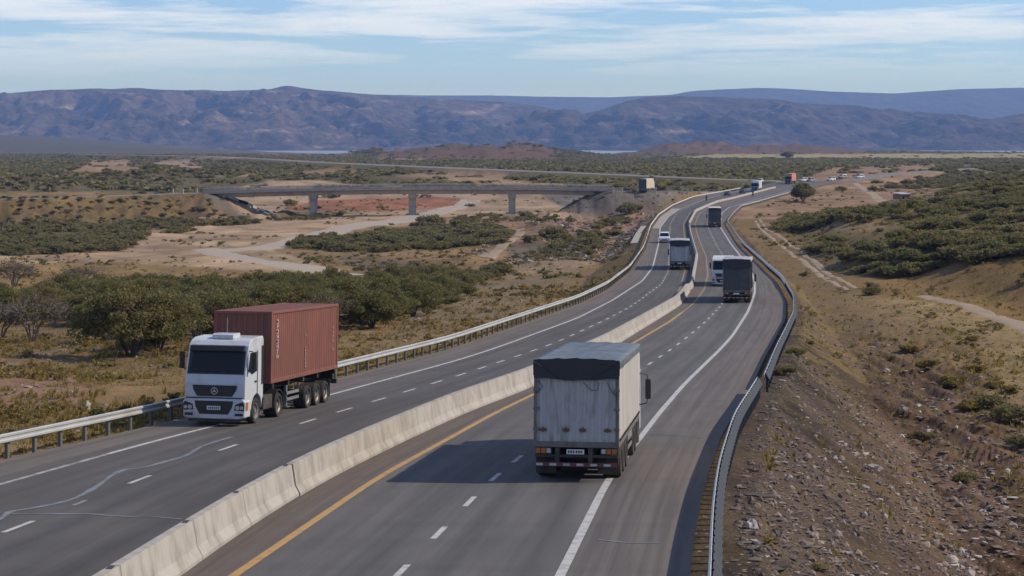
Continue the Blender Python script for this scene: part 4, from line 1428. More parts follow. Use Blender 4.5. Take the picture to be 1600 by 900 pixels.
def box_truck(name, label, loc, rot, wall_m, side_m, tarp_m, flap_m, L=11.5, top=3.55, flap=.55, zb=1.14, near=False, tarp_over=.22, roof_m=None):
    """rigid-sided truck seen from behind: rear at y=0, forward +Y"""
    t = thing(name, label, "truck", loc, rot)
    w = 1.25
    # side walls with shallow panel ribs, front wall
    mb = MB()
    n = 16
    for s in (-1, 1):
        mb.box(min(s * (w - .05), s * w), max(s * (w - .05), s * w), .06, L, zb, top)
        for i in range(n):
            y = .3 + i * (L - .5) / n
            mb.box(min(s * w, s * (w + .012)), max(s * w, s * (w + .012)), y, y + .06, zb + .05, top - .05)
    mb.box(-w + .05, w - .05, L - .05, L, zb, top)
    mb.build("side_wall", [side_m], t)
    mb = MB()
    for s in (-1, 1):
        for k in range(int(L / .36)):
            mb.box(min(s * w, s * (w + .03)), max(s * w, s * (w + .03)), .25 + k * .36, .31 + k * .36, zb + .01, zb + .10)
    mb.build("lashing_hook", [M['dark_metal']], t)
    mb = MB()
    mb.box(-w, w, .062, L, zb - .16, zb - .002)
    mb.build("bed", [M['rust_metal']], t)
    # rear doors of upright ribs
    mb = MB()
    cs = corr(11, 2 * w - .12, .036)
    k = len(cs)
    mb.add([(-w + .06 + a, .05 + dd * .8 + .005, z) for z in (zb + .02, top) for a, dd in cs], [(i, i + 1, k + i + 1, k + i) for i in range(k - 1)])
    d = mb.build("rear_door", [wall_m], t)
    if near:
        mb = MB()
        for x in (-.98, -.30, .20, .92):
            mb.box(x - .10, x + .10, .0, .022, zb + .32, zb + .40)
            mb.box(x - .025, x + .025, -.01, .022, zb + .30, zb + .44)
        mb.build("latch", [M['rust']], d)
        mb = MB()
        mb.tube([(-1.14, .012, top - .60), (-1.0, .005, top - .75), (-1.18, .01, top - .95)], .012, 5)
        mb.tube([(.2, .01, top - .62), (.45, .0, top - .85), (.62, .0, top - .84), (.66, .01, top - .62)], .010, 5)
        mb.tube([(.92, .01, top - .62), (1.05, .0, top - .88), (1.18, .01, top - 1.0)], .012, 5)
        mb.build("rope", [M['dark_metal']], d)
    mb = MB()
    for s in (-1, 1):
        mb.box(min(s * (w - .06), s * (w + .012)), max(s * (w - .06), s * (w + .012)), -.02, .058, zb - .02, top)
        for z in (zb + .35, zb + .95, zb + 1.5):
            mb.box(min(s * (w - .14), s * (w + .03)), max(s * (w - .14), s * (w + .03)), -.04, .05, z, z + .07)
    mb.box(-w - .015, w + .015, -.022, .058, zb - .14, zb + .02)
    for x in np.linspace(-1.1, 1.1, 9):
        mb.box(x - .012, x + .012, -.03, -.0225, zb - .12, zb + .0)
    mb.build("rear_frame", [M['rust_metal']], t, bevel=.008, seg=1)
    # tarpaulin over the roof with sagging rear flap
    mb = MB()
    nx, ny = 14, 22
    vs, fs = [], []
    for j in range(ny + 1):
        for i in range(-3, nx + 4):
            u = min(max(i, 0), nx) / nx
            y = -.03 + (L + .06) * j / ny
            x = -w - .03 + (2 * w + .06) * u
            z = top + .03 + .06 * math.sin(math.pi * u) - (.06 if j % 3 == 1 else .0) * math.sin(math.pi * u) + .018 * math.sin(i * 2.1 + j * 1.7)
            if i < 0 or i > nx:
                kk = -i if i < 0 else i - nx
                z = top + .02 - tarp_over * kk / 3 * (1 + .22 * math.sin(j * 2.3 + 1))
                x += (-.004 if i < 0 else .004) * kk
            vs.append((x, y, z))
    W_ = nx + 7
    for j in range(ny):
        for i in range(W_ - 1):
            fs.append((j * W_ + i, j * W_ + i + 1, (j + 1) * W_ + i + 1, (j + 1) * W_ + i))
    mb.add(vs, fs)
    tp = mb.build("tarpaulin", [tarp_m if roof_m is None else roof_m], t, smooth_=True)
    if flap > 0:
        mb = MB()
        vs, fs = [], []
        nx, nz = 24, 6
        for j in range(nz + 1):
            for i in range(nx + 1):
                u = i / nx
                drop = flap * (.80 + .26 * math.sin(math.pi * u) ** .7 + .02 * math.sin(u * 19))
                e = .012 * math.sin(u * 21 + j * .4) * j / nz
                vs.append((-w - .03 + (2 * w + .06) * u, -.055 - e - .012 * j / nz, top + .035 - drop * j / nz + .045 * math.sin(math.pi * u) * (1 - j / nz)))
        for j in range(nz):
            for i in range(nx):
                fs.append((j * (nx + 1) + i, j * (nx + 1) + i + 1, (j + 1) * (nx + 1) + i + 1, (j + 1) * (nx + 1) + i))
        mb.add(vs, fs)
        fl = mb.build("flap", [flap_m], tp, smooth_=True)
        if near:
            mb = MB()
            for s in (-1, 1):                       # folded corners
                P = [Vector((s * (w + .01), -.085, top - .02)), Vector((s * .85, -.095, top - .28)), Vector((s * .5, -.10, top - .49)), Vector((s * (w + .01), -.092, top - .50))]
                mb.add([tuple(p) for p in P] + [tuple(p + Vector((0, .012, 0))) for p in P], [(0, 1, 2, 3), (7, 6, 5, 4), (0, 4, 5, 1), (1, 5, 6, 2), (2, 6, 7, 3), (3, 7, 4, 0)])
                mb.tube([P[0], P[1], P[2]], .018, 5)
                mb.build("fold", [flap_m], fl)
                mb = MB()
    # under-run gear
    mb = MB()
    for x in (-.56, .42):
        mb.box(x - .07, x + .07, .1, L - .1, zb - .42, zb - .162)
        mb.box(x - .065, x + .065, -.02, .10, .50, zb - .162)
    mb.box(-1.22, 1.22, .02, .08, zb - .44, zb - .36)
    for y in (1.3, 2.6, 3.9, 8.3, 9.6):
        if y < L - .5:
            mb.cyl((0, y, .5), 'x', .09, 1.9, 8)
    mb.build("chassis", [M['dark_metal']], t)
    mb = MB()
    mb.box(-1.2, 1.2, -.06, .0, .44, .55)
    bar = mb.build("underrun_bar", [M['bumper_red']], t)
    mb = MB()
    for i in range(6):
        x = -1.18 + i * .40
        mb.box(x, x + .2, -.064, -.0605, .46, .53)
    mb.build("reflector_stripe", [M['paint_white']], bar)
    for s in (-1, 1):
        mb = MB()
        mb.box(min(s * .72, s * 1.20), max(s * .72, s * 1.20), -.05, .015, .80, .99)
        tl = mb.build("tail_light", [M['black_plastic']], t)
        mb = MB()
        for i, a in enumerate((.90, 1.06)):
            mb.box(min(s * a, s * (a + .13)), max(s * a, s * (a + .13)), -.058, -.05, .82, .97)
        mb.build("indicator", [M['lamp_orange']], tl)
        mb = MB()
        mb.box(min(s * .75, s * .87), max(s * .75, s * .87), -.058, -.05, .83, .96)
        mb.build("reversing_light", [M['lamp_clear']], tl)
        mb = MB()
        mb.box(min(s * .62, s * 1.22), max(s * .62, s * 1.22), .30, .32, .20, .80)
        mb.build("mud_flap", [M['rubber']], t)
    mb = MB()
    mb.box(-.28, .24, -.04, -.02, .80, .94)
    pl = mb.build("number_plate", [M['plate']], t)
    if near:
        mb = MB()
        for a in (-.24, -.17, -.10, -.01, .06, .13):
            mb.box(a, a + .05, -.043, -.041, .83, .91)
        mb.build("plate_characters", [M['dark_letter']], pl)
    ax = [1.3, 2.6, 3.9] + [L - 3.2, L - 1.9]
    for s in (-1, 1):
        for y in ax:
            wheel(t, s * .98, y, .5, .54, s)
        wheel(t, s * 1.04, L + .75, .5, .30, s)
        mb = MB()
        mb.box(min(s * 1.0, s * 1.22), max(s * 1.0, s * 1.22), 4.9, 6.9, .72, .98)
        mb.box(min(s * 1.18, s * 1.22), max(s * 1.18, s * 1.22), 4.75, 7.4, .45, .55)
        mb.build("side_rail", [M['alu']], t)
        mb = MB()
        mb.box(min(s * 1.40, s * 1.60), max(s * 1.40, s * 1.60), L + 1.05, L + 1.2, 1.55, 2.25)
        mi = mb.build("mirror", [M['black_plastic']], t, bevel=.03)
        mb = MB()
        mb.tube([(s * 1.2, L + 1.0, 2.45), (s * 1.45, L + 1.12, 2.42), (s * 1.5, L + 1.12, 2.2)], .022, 6)
        mb.build("mirror_arm", [M['black_plastic']], mi)
        mb = MB()
        mb.tube([(s * 1.2, L + 1.0, 1.35), (s * 1.45, L + 1.12, 1.4), (s * 1.5, L + 1.12, 1.6)], .022, 6)
        mb.build("mirror_arm", [M['black_plastic']], mi)
    mb = MB()
    mb.prism([(L + .12, .8), (L + .12, min(top - .25, 3.2)), (L + 1.2, min(top - .3, 3.15)), (L + 1.75, 2.0), (L + 1.85, .45), (L + 1.35, .45), (L + 1.25, .95), (L + .3, .95)], 'x', -1.2, 1.2)
    mb.build("cab", [M['white_paint']], t, bevel=.05)
    mb = MB()
    mb.add([(-1.05, L + 1.76, 2.02), (1.05, L + 1.76, 2.02), (1.0, L + 1.27, 2.98), (-1.0, L + 1.27, 2.98)], [(0, 1, 2, 3)])
    mb.build("windscreen", [M['glass']], t)
    return t


loc, rot = pose(900, 753, G_whR, False)
box_truck("box_truck", "white high-sided truck in the near right lane with a blue-grey tarpaulin and black rear flap", loc, rot, M['door_panel'], M['white_metal'], M['tarp_blue'], M['tarp_black'], L=10.6, top=3.52, flap=.56, near=True)
loc, rot = pose(1151, 474, G_whR, False)
box_truck("box_truck", "dark grey tarpaulin-covered truck seen from behind, overlapping a white cab", loc, rot, M['tarp_grey'], M['tarp_grey'], M['grey_panel'], M['tarp_black'], L=9.5, top=3.95, flap=.85)
loc, rot = pose(1062, 422, G_daL, False)
box_truck("box_truck", "light grey truck seen from behind on the left carriageway beside the central wall", loc, rot, M['grey_panel'], M['grey_panel'], M['grey_panel'], M['tarp_black'], L=9.5, top=3.75, flap=.75)
loc, rot = pose(1117, 355.5, G_midR, False)
box_truck("box_truck", "grey truck with a pale roof seen from behind before the far right bend", loc, rot, M['tarp_grey'], M['grey_panel'], M['white_metal'], M['tarp_black'], L=9.5, top=3.9, flap=.5)
x_, y_, z_ = unproj(1004, 300.5)
box_truck("box_truck", "beige box truck on the ramp embankment to the right of the overpass", (x_, y_, z_), (0, 0, -math.radians(17)), M['tarp_grey'], M['cream_wall'], M['white_metal'], M['tarp_black'], L=10, top=4.0, flap=.0)


def van_truck(label, px, py, G, paint, box_m, L=9.0, top=3.9, extra=0.0, zf=None, name="semi_truck", size=1.0):
    loc, rot = pose(px, py, G, True, extra, zf)
    t = thing(name, label, "truck", loc, rot)
    t.scale = (size,) * 3
    tractor(t, paint, hatch=False)
    mb = MB()
    mb.box(-1.25, 1.25, -2.7 - L, -2.7, 1.15, top)
    mb.build("box", [box_m], t, bevel=.03)
    mb = MB()
    mb.box(-.5, .5, -2.7 - L + .1, -5.9, .75, 1.148)
    mb.build("trailer_frame", [M['dark_metal']], t)
    for s in (-1, 1):
        for y in (-2.7 - L + 1.6, -2.7 - L + 2.9):
            wheel(t, s * .98, y, .5, .54, s)
    return t


van_truck("white truck facing the camera, half hidden behind the dark grey tarpaulin truck", 1129, 448, G_midR, M['white_paint'], M['white_metal'], top=3.3, size=.9)
van_truck("small blue-fronted truck coming round the far bend beside the central wall", 1179, 300, G_midR, M['blue_paint'], M['white_metal'], top=3.7)
van_truck("distant orange container truck arriving at the far junction above the lone round tree", 1231, 287.5, G_whR, M['car_dark'], M['orange_box'], L=12, top=4.2, extra=.05)


def car(label, px, py, G, facing, paint, kind="suv", extra=0.0, world=None, rz=0.0, name="car", group=None, near=True):
    if world is None:
        loc, rot = pose(px, py, G, facing, extra)
    else:
        loc, rot = world, (0, 0, rz)
    t = thing(name, label, "car", loc, rot, group)
    H = 1.75 if kind == "suv" else 1.45
    arch = lambda yc: [(yc + .38 * math.cos(a), .36 + .38 * math.sin(a)) for a in np.linspace(math.pi, 0, 7)]
    prof = [(0.0, .30), (0.02, .72), (-.10, .95), (-1.1, 1.06), (-4.45, 1.06), (-4.6, .8), (-4.58, .36)] + arch(-3.65)[::1] + arch(-.85)
    mb = MB()
    mb.prism(prof, 'x', -.9, .9)
    mb.build("body", [paint], t, bevel=.05)
    mb = MB()
    back = -4.45 if kind == "suv" else -4.0
    rings = []
    for y0, y1, z, hw in ((-1.05, back, 1.05, .87), (-1.9, back + .1, H, .72)):
        rings.append([(-hw, y0, z), (hw, y0, z), (hw, y1, z), (-hw, y1, z)])
    mb.loft(rings)
    mb.build("cabin", [paint], t, bevel=.05)
    mb = MB()
    k0, k1 = .1, .86

    def L_(a, b, k):
        return tuple(a[i] + (b[i] - a[i]) * k for i in range(3))
    f = [rings[0][0], rings[0][1], rings[1][1], rings[1][0]]
    q4 = [L_(f[0], f[3], k0), L_(f[1], f[2], k0), L_(f[1], f[2], k1), L_(f[0], f[3], k1)]
    q4 = [(p[0] * .92, p[1] + .02, p[2] + .012) for p in q4]
    mb.add(q4, [(0, 1, 2, 3)])
    mb.build("windscreen", [M['glass']], t)
    for s in (0, 1):
        sx = 1 if s else -1
        mb = MB()
        mb.add([(sx * .86, -1.35, 1.13), (sx * .765, -1.95, H - .10), (sx * .765, back + .35, H - .10), (sx * .86, back + .3, 1.13)], [(0, 1, 2, 3)])
        mb.build("side_window", [M['glass']], t)
        mb = MB()
        mb.box(min(sx * .55, sx * .86), max(sx * .55, sx * .86), -.06, .035, .66, .82)
        mb.build("headlight", [M['lamp_clear']], t)
        mb = MB()
        mb.box(min(sx * .9, sx * 1.06), max(sx * .9, sx * 1.06), -1.5, -1.35, 1.08, 1.24)
        mb.build("mirror", [M['black_plastic']], t)
        mb = MB()
        mb.box(min(sx * .7, sx * .88), max(sx * .7, sx * .88), -4.63, -4.58, .72, .9)
        mb.build("tail_light", [M['lamp_red']], t)
        for y in (-.85, -3.65):
            wheel(t, sx * .8, y, .36, .22, sx)
    mb = MB()
    mb.box(-.5, .5, 0, .03, .60, .74)
    mb.box(-.7, .7, 0, .04, .32, .48)
    mb.build("grille", [M['black_plastic']], t)
    return t


car("white car facing the camera in the outer lane of the left carriageway", 1038, 380, G_whL, True, M['car_white'], extra=.02)
car("white van-like car behind the blue-fronted truck on the far bend", 1186, 285.5, G_midR, True, M['car_white'], extra=.1, name="car")
car("small dark car alone on the far left lanes beyond the bend", 1135, 306, G_daL, True, M['car_dark'], "sedan")
car("tiny dark car furthest out along the left guardrail of the far bend", 1159, 302.5, G_daL, True, M['car_dark'], "sedan")
for px, py, mm, lb in [(1250, 284, M['car_white'], "small white car at the junction just right of the orange container truck"),
                       (1263, 284.5, M['car_silver'], "silver car second to the right of the orange container truck"),
                       (1294, 283, M['car_white'], "white car on the side road above the crown of the lone round tree"),
                       (1311, 281, M['car_silver'], "silver car on the side road where the reddish bank starts"),
                       (1338, 279, M['car_white'], "white car furthest up the side road on the right")]:
    x_, y_, z_ = unproj(px, py)
    car(lb, 0, 0, None, True, mm, world=(x_, y_, z_ + .1), rz=math.pi - .9 + .3 * rl.random())


# two small motorbikes with riders, far off
def rider(label, blabel, px, py, G, lc):
    loc, rot = pose(px, py, G, True)
    b = thing("motorcycle", blabel, "motorcycle", loc, rot)
    for y in (-.1, -1.4):
        mb = MB()
        mb.lathe_x((0, y, .32), [(-.05, .22), (-.06, .29), (0, .32), (.06, .29), (.05, .22)], 18)
        mb.build("wheel", [M['rubber']], b)
    mb = MB()
    mb.loft([[(-.1, -.35, .55), (.1, -.35, .55), (.1, -.35, .85), (-.1, -.35, .85)], [(-.16, -.6, .45), (.16, -.6, .45), (.14, -.6, .95), (-.14, -.6, .95)], [(-.14, -1.1, .5), (.14, -1.1, .5), (.12, -1.1, .85), (-.12, -1.1, .85)], [(-.08, -1.5, .75), (.08, -1.5, .75), (.06, -1.5, .85), (-.06, -1.5, .85)]])
    mb.tube([(0, -.1, .32), (0, -.42, 1.0)], .04, 6)
    mb.build("frame", [M['car_dark']], b)
    mb = MB()
    mb.tube([(-.36, -.5, 1.05), (0, -.42, 1.0), (.36, -.5, 1.05)], .02, 6)
    mb.build("handlebar", [M['black_plastic']], b)
    mb = MB()
    mb.cyl((0, -.28, .85), 'y', .09, .08, 12)
    mb.build("headlight", [M['lamp_clear']], b)
    # rider: one skinned body, seated
    me = bpy.data.meshes.new("person")
    J = [(0, -.95, .90), (0, -.92, 1.15), (0, -.85, 1.38), (0, -.83, 1.5), (0, -.80, 1.66), (0, -.78, 1.74),
         (.2, -.85, 1.36), (.30, -.72, 1.14), (.33, -.52, 1.08), (-.2, -.85, 1.36), (-.30, -.72, 1.14), (-.33, -.52, 1.08),
         (.13, -.95, .88), (.22, -.55, .80), (.2, -.75, .38), (.2, -.62, .33), (-.13, -.95, .88), (-.22, -.55, .80), (-.2, -.75, .38), (-.2, -.62, .33)]
    E_ = [(0, 1), (1, 2), (2, 3), (3, 4), (4, 5), (2, 6), (6, 7), (7, 8), (2, 9), (9, 10), (10, 11), (0, 12), (12, 13), (13, 14), (14, 15), (0, 16), (16, 17), (17, 18), (18, 19)]
    rad_ = [.15, .15, .17, .07, .11, .09, .085, .06, .045, .085, .06, .045, .1, .085, .055, .05, .1, .085, .055, .05]
    me.from_pydata(J, E_, [])
    o = bpy.data.objects.new("person", me)
    C.objects.link(o)
    o.location, o.rotation_euler = loc, rot
    md = o.modifiers.new("skin", 'SKIN')
    for v, r_ in zip(me.skin_vertices[0].data, rad_):
        v.radius = (r_, r_)
    me.skin_vertices[0].data[0].use_root = True
    sb = o.modifiers.new("sub", 'SUBSURF')
    sb.levels = sb.render_levels = 1
    me.materials.append(M['cloth_dark'])
    tag(o, label, "person")
    mb = MB()
    for i in range(7):
        pass
    rings = []
    for k in range(7):
        a = -math.pi / 2 + math.pi * k / 6
        rings.append([(.135 * math.cos(a) * math.cos(u), -.79 + .15 * math.cos(a) * math.sin(u), 1.70 + .14 * math.sin(a)) for u in np.linspace(0, 2 * math.pi, 12, endpoint=False)])
    mb.loft(rings)
    mb.build("helmet", [lc], o, smooth_=True)


rider("dark-clothed rider upright on a motorbike at the left edge of the far carriageway", "dark motorbike under a rider hugging the left edge of the far carriageway", 1103.5, 314.5, G_whL, M['black_plastic'])
rider("dark-clothed rider on a motorbike just right of the central wall, near the blue-fronted truck", "dark motorbike under a rider just right of the central wall, near the blue-fronted truck", 1176, 306.5, G_yelR, M['black_plastic'])

# ------------------------------------------------------------------ overpass over the wash
A0, A1 = np.array((-97.0, 599.0)), np.array((31.0, 601.0))
du = (A1 - A0) / np.linalg.norm(A1 - A0)
Lb = float(np.linalg.norm(A1 - A0))
ov = thing("overpass", "long concrete road bridge on pillars spanning the sandy wash", "bridge", (A0[0], A0[1], -16.0), (0, 0, math.atan2(du[1], du[0])))
dz = lambda s: 1.15 * (1 - ((s - .55) / .55) ** 2) + .45 * (s - .55) + .25     # arch of the deck, metres above -16
ns = 40


def bridge_sweep(name, prof, m, zoff=0):
    mb = MB()
    mb.loft([[(Lb * k / ns, y, z + zoff + dz(k / ns)) for y, z in prof] for k in range(ns + 1)])
    return mb.build(name, [m], ov)


bridge_sweep("deck", [(-5.2, 0), (-5.2, -.35), (-4.0, -.5), (4.0, -.5), (5.2, -.35), (5.2, 0)], M['concrete_grey'])
bridge_sweep("girder", [(-3.6, -.503), (-3.2, -1.75), (3.2, -1.75), (3.6, -.503)], M['concrete_grey'])
for y in (-5.05, 5.05):
    bridge_sweep("kerb", [(y - .14, .002), (y - .14, .38), (y + .14, .38), (y + .14, .002)], M['concrete'])
    mb = MB()
    n = 64
    for k in range(n + 1):
        s = k / n
        mb.box(Lb * s - .06, Lb * s + .06, y - .05, y + .05, dz(s) + .382, dz(s) + 1.35)
    for h in (.72, 1.02, 1.33):
        for k in range(n):
            mb.tube([(Lb * k / n, y, dz(k / n) + h), (Lb * (k + 1) / n, y, dz((k + 1) / n) + h)], .05, 4)
    mb.build("railing", [M['concrete']], ov)
for px in (490, 644.5, 800):
    X = (px - CX) / F * 600
    s = (X - A0[0]) / (A1[0] - A0[0])
    zt = dz(s) - 1.75
    zg = float(height(np.array([X]), np.array([600.0]))[0]) + 16
    mb = MB()
    mb.prism([(Lb * s - .95, -2.6), (Lb * s + .95, -2.6), (Lb * s + 1.05, -2.2), (Lb * s + 1.05, 2.2), (Lb * s + .95, 2.6), (Lb * s - .95, 2.6), (Lb * s - 1.05, 2.2), (Lb * s - 1.05, -2.2)], 'z', zg - 1.0, zt - 1.3)
    pr = mb.build("pier", [M['concrete_grey']], ov)
    mb = MB()
    mb.prism([(Lb * s - 1.15, zt - 1.298), (Lb * s + 1.15, zt - 1.298), (Lb * s + 1.25, zt - .9), (Lb * s + 1.25, zt - .002), (Lb * s - 1.25, zt - .002), (Lb * s - 1.25, zt - .9)], 'y', -3.3, 3.3)
    mb.build("pier_cap", [M['concrete_grey']], pr)
    mb = MB()
    mb.box(Lb * s - 2.0, Lb * s + 2.0, -3.6, 3.6, zg - 1.0, zg + .45)
    mb.build("footing", [M['concrete_grey']], pr)
for s, sg in ((0.0, 1), (1.0, -1)):
    mb = MB()
    mb.box(Lb * s - 1.2, Lb * s + 1.2, -5.0, 5.0, -6.0, dz(s) - .52)
    mb.build("abutment", [M['concrete_grey']], ov)

# rails of dark stone at the foot of the left abutment: a concrete channel
P = [unproj(352 + 73 * k / 10, 308 + 29 * k / 10) for k in range(11)]
og = P[0]
mb = MB()
for (x0, y0, z0), (x1, y1, z1) in zip(P[:-1], P[1:]):
    for o_ in (-1.0, .9):
        mb.add([(x - og[0] + o_ + a, y - og[1], z - og[2] + b) for x, y, z in ((x0, y0, z0), (x1, y1, z1)) for a, b in ((0, -.4), (.35, -.4), (.35, .5), (0, .5))],
               [(0, 1, 2, 3), (4, 7, 6, 5), (0, 4, 5, 1), (1, 5, 6, 2), (2, 6, 7, 3), (3, 7, 4, 0)])
ch = mb.build("drain_channel", [M['concrete']], None, loc=og)
tag(ch, "sloping concrete drain channel under the left end of the overpass", "channel")

P = [unproj(x, y) for x, y in ((993, 381), (999, 368), (1008, 354))]
og = P[0]
mb = MB()
for (x0, y0, z0), (x1, y1, z1) in zip(P[:-1], P[1:]):
    mb.add([(x - og[0] + a, y - og[1], z - og[2] + b) for x, y, z in ((x0, y0, z0), (x1, y1, z1)) for a, b in ((-.9, -.4), (1.1, -.4), (1.1, .22), (-.9, .12))],
           [(0, 1, 2, 3), (4, 7, 6, 5), (0, 4, 5, 1), (1, 5, 6, 2), (2, 6, 7, 3), (3, 7, 4, 0)])
tag(mb.build("drain_apron", [M['concrete']], None, loc=og), "pale concrete drain apron outside the left guardrail near the white car", "drain")

# small roadside posts
post_pix = [(957.5, 302, "delineator post first to the right of the overpass end"), (971, 302, "delineator post second to the right of the overpass end"), (1024, 302, "delineator post just right of the beige box truck"), (1043, 303, "delineator post beyond the beige box truck, left of the pale pair"),
            (1067, 303, "left post of the pale pair at the ramp mouth"), (1074, 303, "right post of the pale pair at the ramp mouth"), (1093, 304, "delineator post right of the pale pair at the ramp mouth"),
            (270, 303, "leftmost delineator post by the road left of the overpass"), (285, 303, "delineator post midway along the road left of the overpass"), (307, 302, "delineator post closest to the left end of the overpass")]
p0 = None
for px, py, lb in post_pix:
    x_, y_, z_ = unproj(px, py)
    if p0 is None:
        p0 = thing("delineator_post", lb, "road post", (x_, y_, z_), group="pale delineator posts on the ramps")
        mb = MB()
        mb.prism([(-.28, -.2), (.28, -.2), (.32, .2), (-.32, .2)], 'z', -.3, 1.5)
        mb.build("post", [M['paint_white']], p0, bevel=.05)
        mb = MB()
        mb.box(-.2, .2, -.215, -.206, 1.1, 1.3)
        mb.build("reflector", [M['lamp_red']], p0)
    else:
        o = copy_tree(p0)
        o.location = (x_, y_, z_)
        o["label"] = lb

# small house on the right hill
x_, y_, z_ = unproj(1409, 315)
hsc = 18.0 / 3000 * y_ / 3.9
hs = thing("brick_house", "small brown brick house with a pale sheet roof among the scrub on the right", "house", (x_, y_, z_), (0, 0, .35))
print('house', y_, hsc)
hs.scale = (hsc,) * 3
mb = MB()
mb.box(-1.9, 1.9, -2.6, 2.6, -.6, 2.5)
mb.build("wall", [M['brick_wall']], hs)
mb = MB()
mb.prism([(-2.9, 2.5), (2.9, 2.95), (2.9, 3.07), (-2.9, 2.62)], 'x', -2.2, 2.2)
mb.build("roof", [M['tin_roof']], hs)
mb = MB()
mb.box(.3, 1.2, -2.65, -2.602, -.2, 1.9)
mb.build("door", [M['dark_metal']], hs)
mb = MB()
mb.box(-1.3, -.5, -2.65, -2.602, .9, 1.7)
mb.build("window", [M['glass']], hs)
mb = MB()
mb.box(-4.8, -2.1, -2.0, -1.75, -.6, .9)
mb.box(2.1, 4.2, -2.0, -1.75, -.6, 1.3)
mb.build("yard_wall", [M['cream_wall']], hs)
#/VEHICLES
#VEGETATION
# ------------------------------------------------------------------ vegetation
def quads(P, size, rg, flat=0.0, elong=1.0):
    """leaf sprays: one randomly turned quad per point"""
    n = len(P)
    a = rg.normal(size=(n, 3))
    a[:, 2] *= (1 - flat)
    a /= np.linalg.norm(a, axis=1, keepdims=True)
    b = rg.normal(size=(n, 3))
    b -= a * (a * b).sum(1, keepdims=True)
    b /= np.linalg.norm(b, axis=1, keepdims=True)
    s = (size * rg.uniform(.6, 1.35, n))[:, None]
    a, b = a * s * elong * .5, b * s * .5
    V = np.stack([P - a - b * .6, P + a * .2 - b, P + a + b * .5, P - a * .3 + b], 1).reshape(-1, 3)
    Fq = np.arange(4 * n).reshape(n, 4)
    t = np.repeat(rg.uniform(0, 1, n), 4)
    return V, Fq, t


def clumps(cs, rx, rz, per, rg):
    cs = np.repeat(cs, per, 0)
    d = rg.normal(size=cs.shape)
    d /= np.linalg.norm(d, axis=1, keepdims=True)
    r = rg.uniform(.25, 1.0, len(cs)) ** .6
    k = np.repeat(rg.uniform(.75, 1.25, len(cs) // per), per)
    return cs + d * (r * k)[:, None] * np.array([rx, rx, rz])


def crown_pts(R, H, low, n, rg):
    """clump centres of a spreading flat-topped crown"""
    u = np.sqrt(rg.uniform(0, 1, n))
    a = rg.uniform(0, 2 * math.pi, n)
    R_ = R * (0.80 + 0.30 * np.sin(a * 2 + rg.uniform(0, 6)) * .5 + 0.2 * np.sin(a * 3 + rg.uniform(0, 6)))
    r = u * R_
    top = H * (1 - .42 * u ** 2.2)
    bot = H * (low + .10 * u)
    z = bot + (top - bot) * rg.uniform(0, 1, n) ** .55
    return np.stack([r * np.cos(a), r * np.sin(a), z], 1)


def branches(R, H, rg, stems=4, r0=.11):
    mb = MB()
    tips = []
    for k in range(stems):
        a = 2 * math.pi * k / stems + rg.uniform(-.5, .5)
        rr = R * rg.uniform(.35, .7)
        p0 = Vector((.12 * math.cos(a), .12 * math.sin(a), -.15))
        p1 = Vector((rr * .35 * math.cos(a), rr * .35 * math.sin(a), H * .28))
        p2 = Vector((rr * .75 * math.cos(a + .2), rr * .75 * math.sin(a + .2), H * .55))
        p3 = Vector((rr * 1.1 * math.cos(a + .1), rr * 1.1 * math.sin(a + .1), H * .80))
        mb.tube([p0, p1, p2, p3], r0, 6, r2=r0 * .25)
        tips.append(p3)
        for q_ in range(3):
            b = a + rg.uniform(-1.2, 1.2)
            s = p1.lerp(p2, rg.uniform(.2, 1))
            e = Vector((R * .85 * math.cos(b), R * .85 * math.sin(b), H * rg.uniform(.5, .85)))
            m_ = s.lerp(e, .5) + Vector((0, 0, .12 * H))
            mb.tube([s, m_, e], r0 * .45, 5, r2=r0 * .12)
            tips.append(e)
    return mb, tips


def make_tree(name, R, H, low, nc, per, leaf, seed, leaf_m, bark_m, stems=4, r0=.11, rx=.75, rz=.42, flat=0.3, twigs=False):
    rg = np.random.default_rng(seed)
    t = thing(name, "x", "tree")
    mb, tips = branches(R, H, rg, stems, r0)
    if twigs:
        for tp in list(tips) * 3:
            for k in range(4):
                d = Vector((rg.normal() * .5, rg.normal() * .5, abs(rg.normal()) * .45)) * (R * .3)
                mb.tube([tp * .8, tp * .8 + d * .6, tp * .8 + d * 1.2], .022, 4, r2=.008)
    mb.build("trunk", [bark_m], t)
    cs = crown_pts(R, H, low, nc, rg)
    P = clumps(cs, rx, rz, per, rg)
    P = P[P[:, 2] > .08]
    V, Fq, tn = quads(P, leaf, rg, flat, 1.4)
    np_mesh("crown", V, Fq, [leaf_m], t, attrs={"tint": ('POINT', tn)})
    return t


def poisson(poly, spacing, rg, tries=9, jitter=True):
    """points on the ground inside a pixel polygon, at least `spacing` metres apart"""
    W_ = np.array([unproj(x, y)[:2] for x, y in poly])
    x0, y0 = W_.min(0)
    x1, y1 = W_.max(0)
    n = int((x1 - x0) * (y1 - y0) / spacing ** 2 * tries) + 10
    P = rg.uniform((x0, y0), (x1, y1), (n, 2))
    P = P[inpoly(P[:, 0], P[:, 1], W_)]
    grid = {}
    out = []
    for p in P:
        k = (int(p[0] // spacing), int(p[1] // spacing))
        s = spacing * rg.uniform(.75, 1.25)
        if all((p[0] - q[0]) ** 2 + (p[1] - q[1]) ** 2 > s * s for i in (-1, 0, 1) for j in (-1, 0, 1) for q in grid.get((k[0] + i, k[1] + j), ())):
            grid.setdefault(k, []).append(p)
            out.append(p)
    return np.array(out) if out else np.zeros((0, 2))


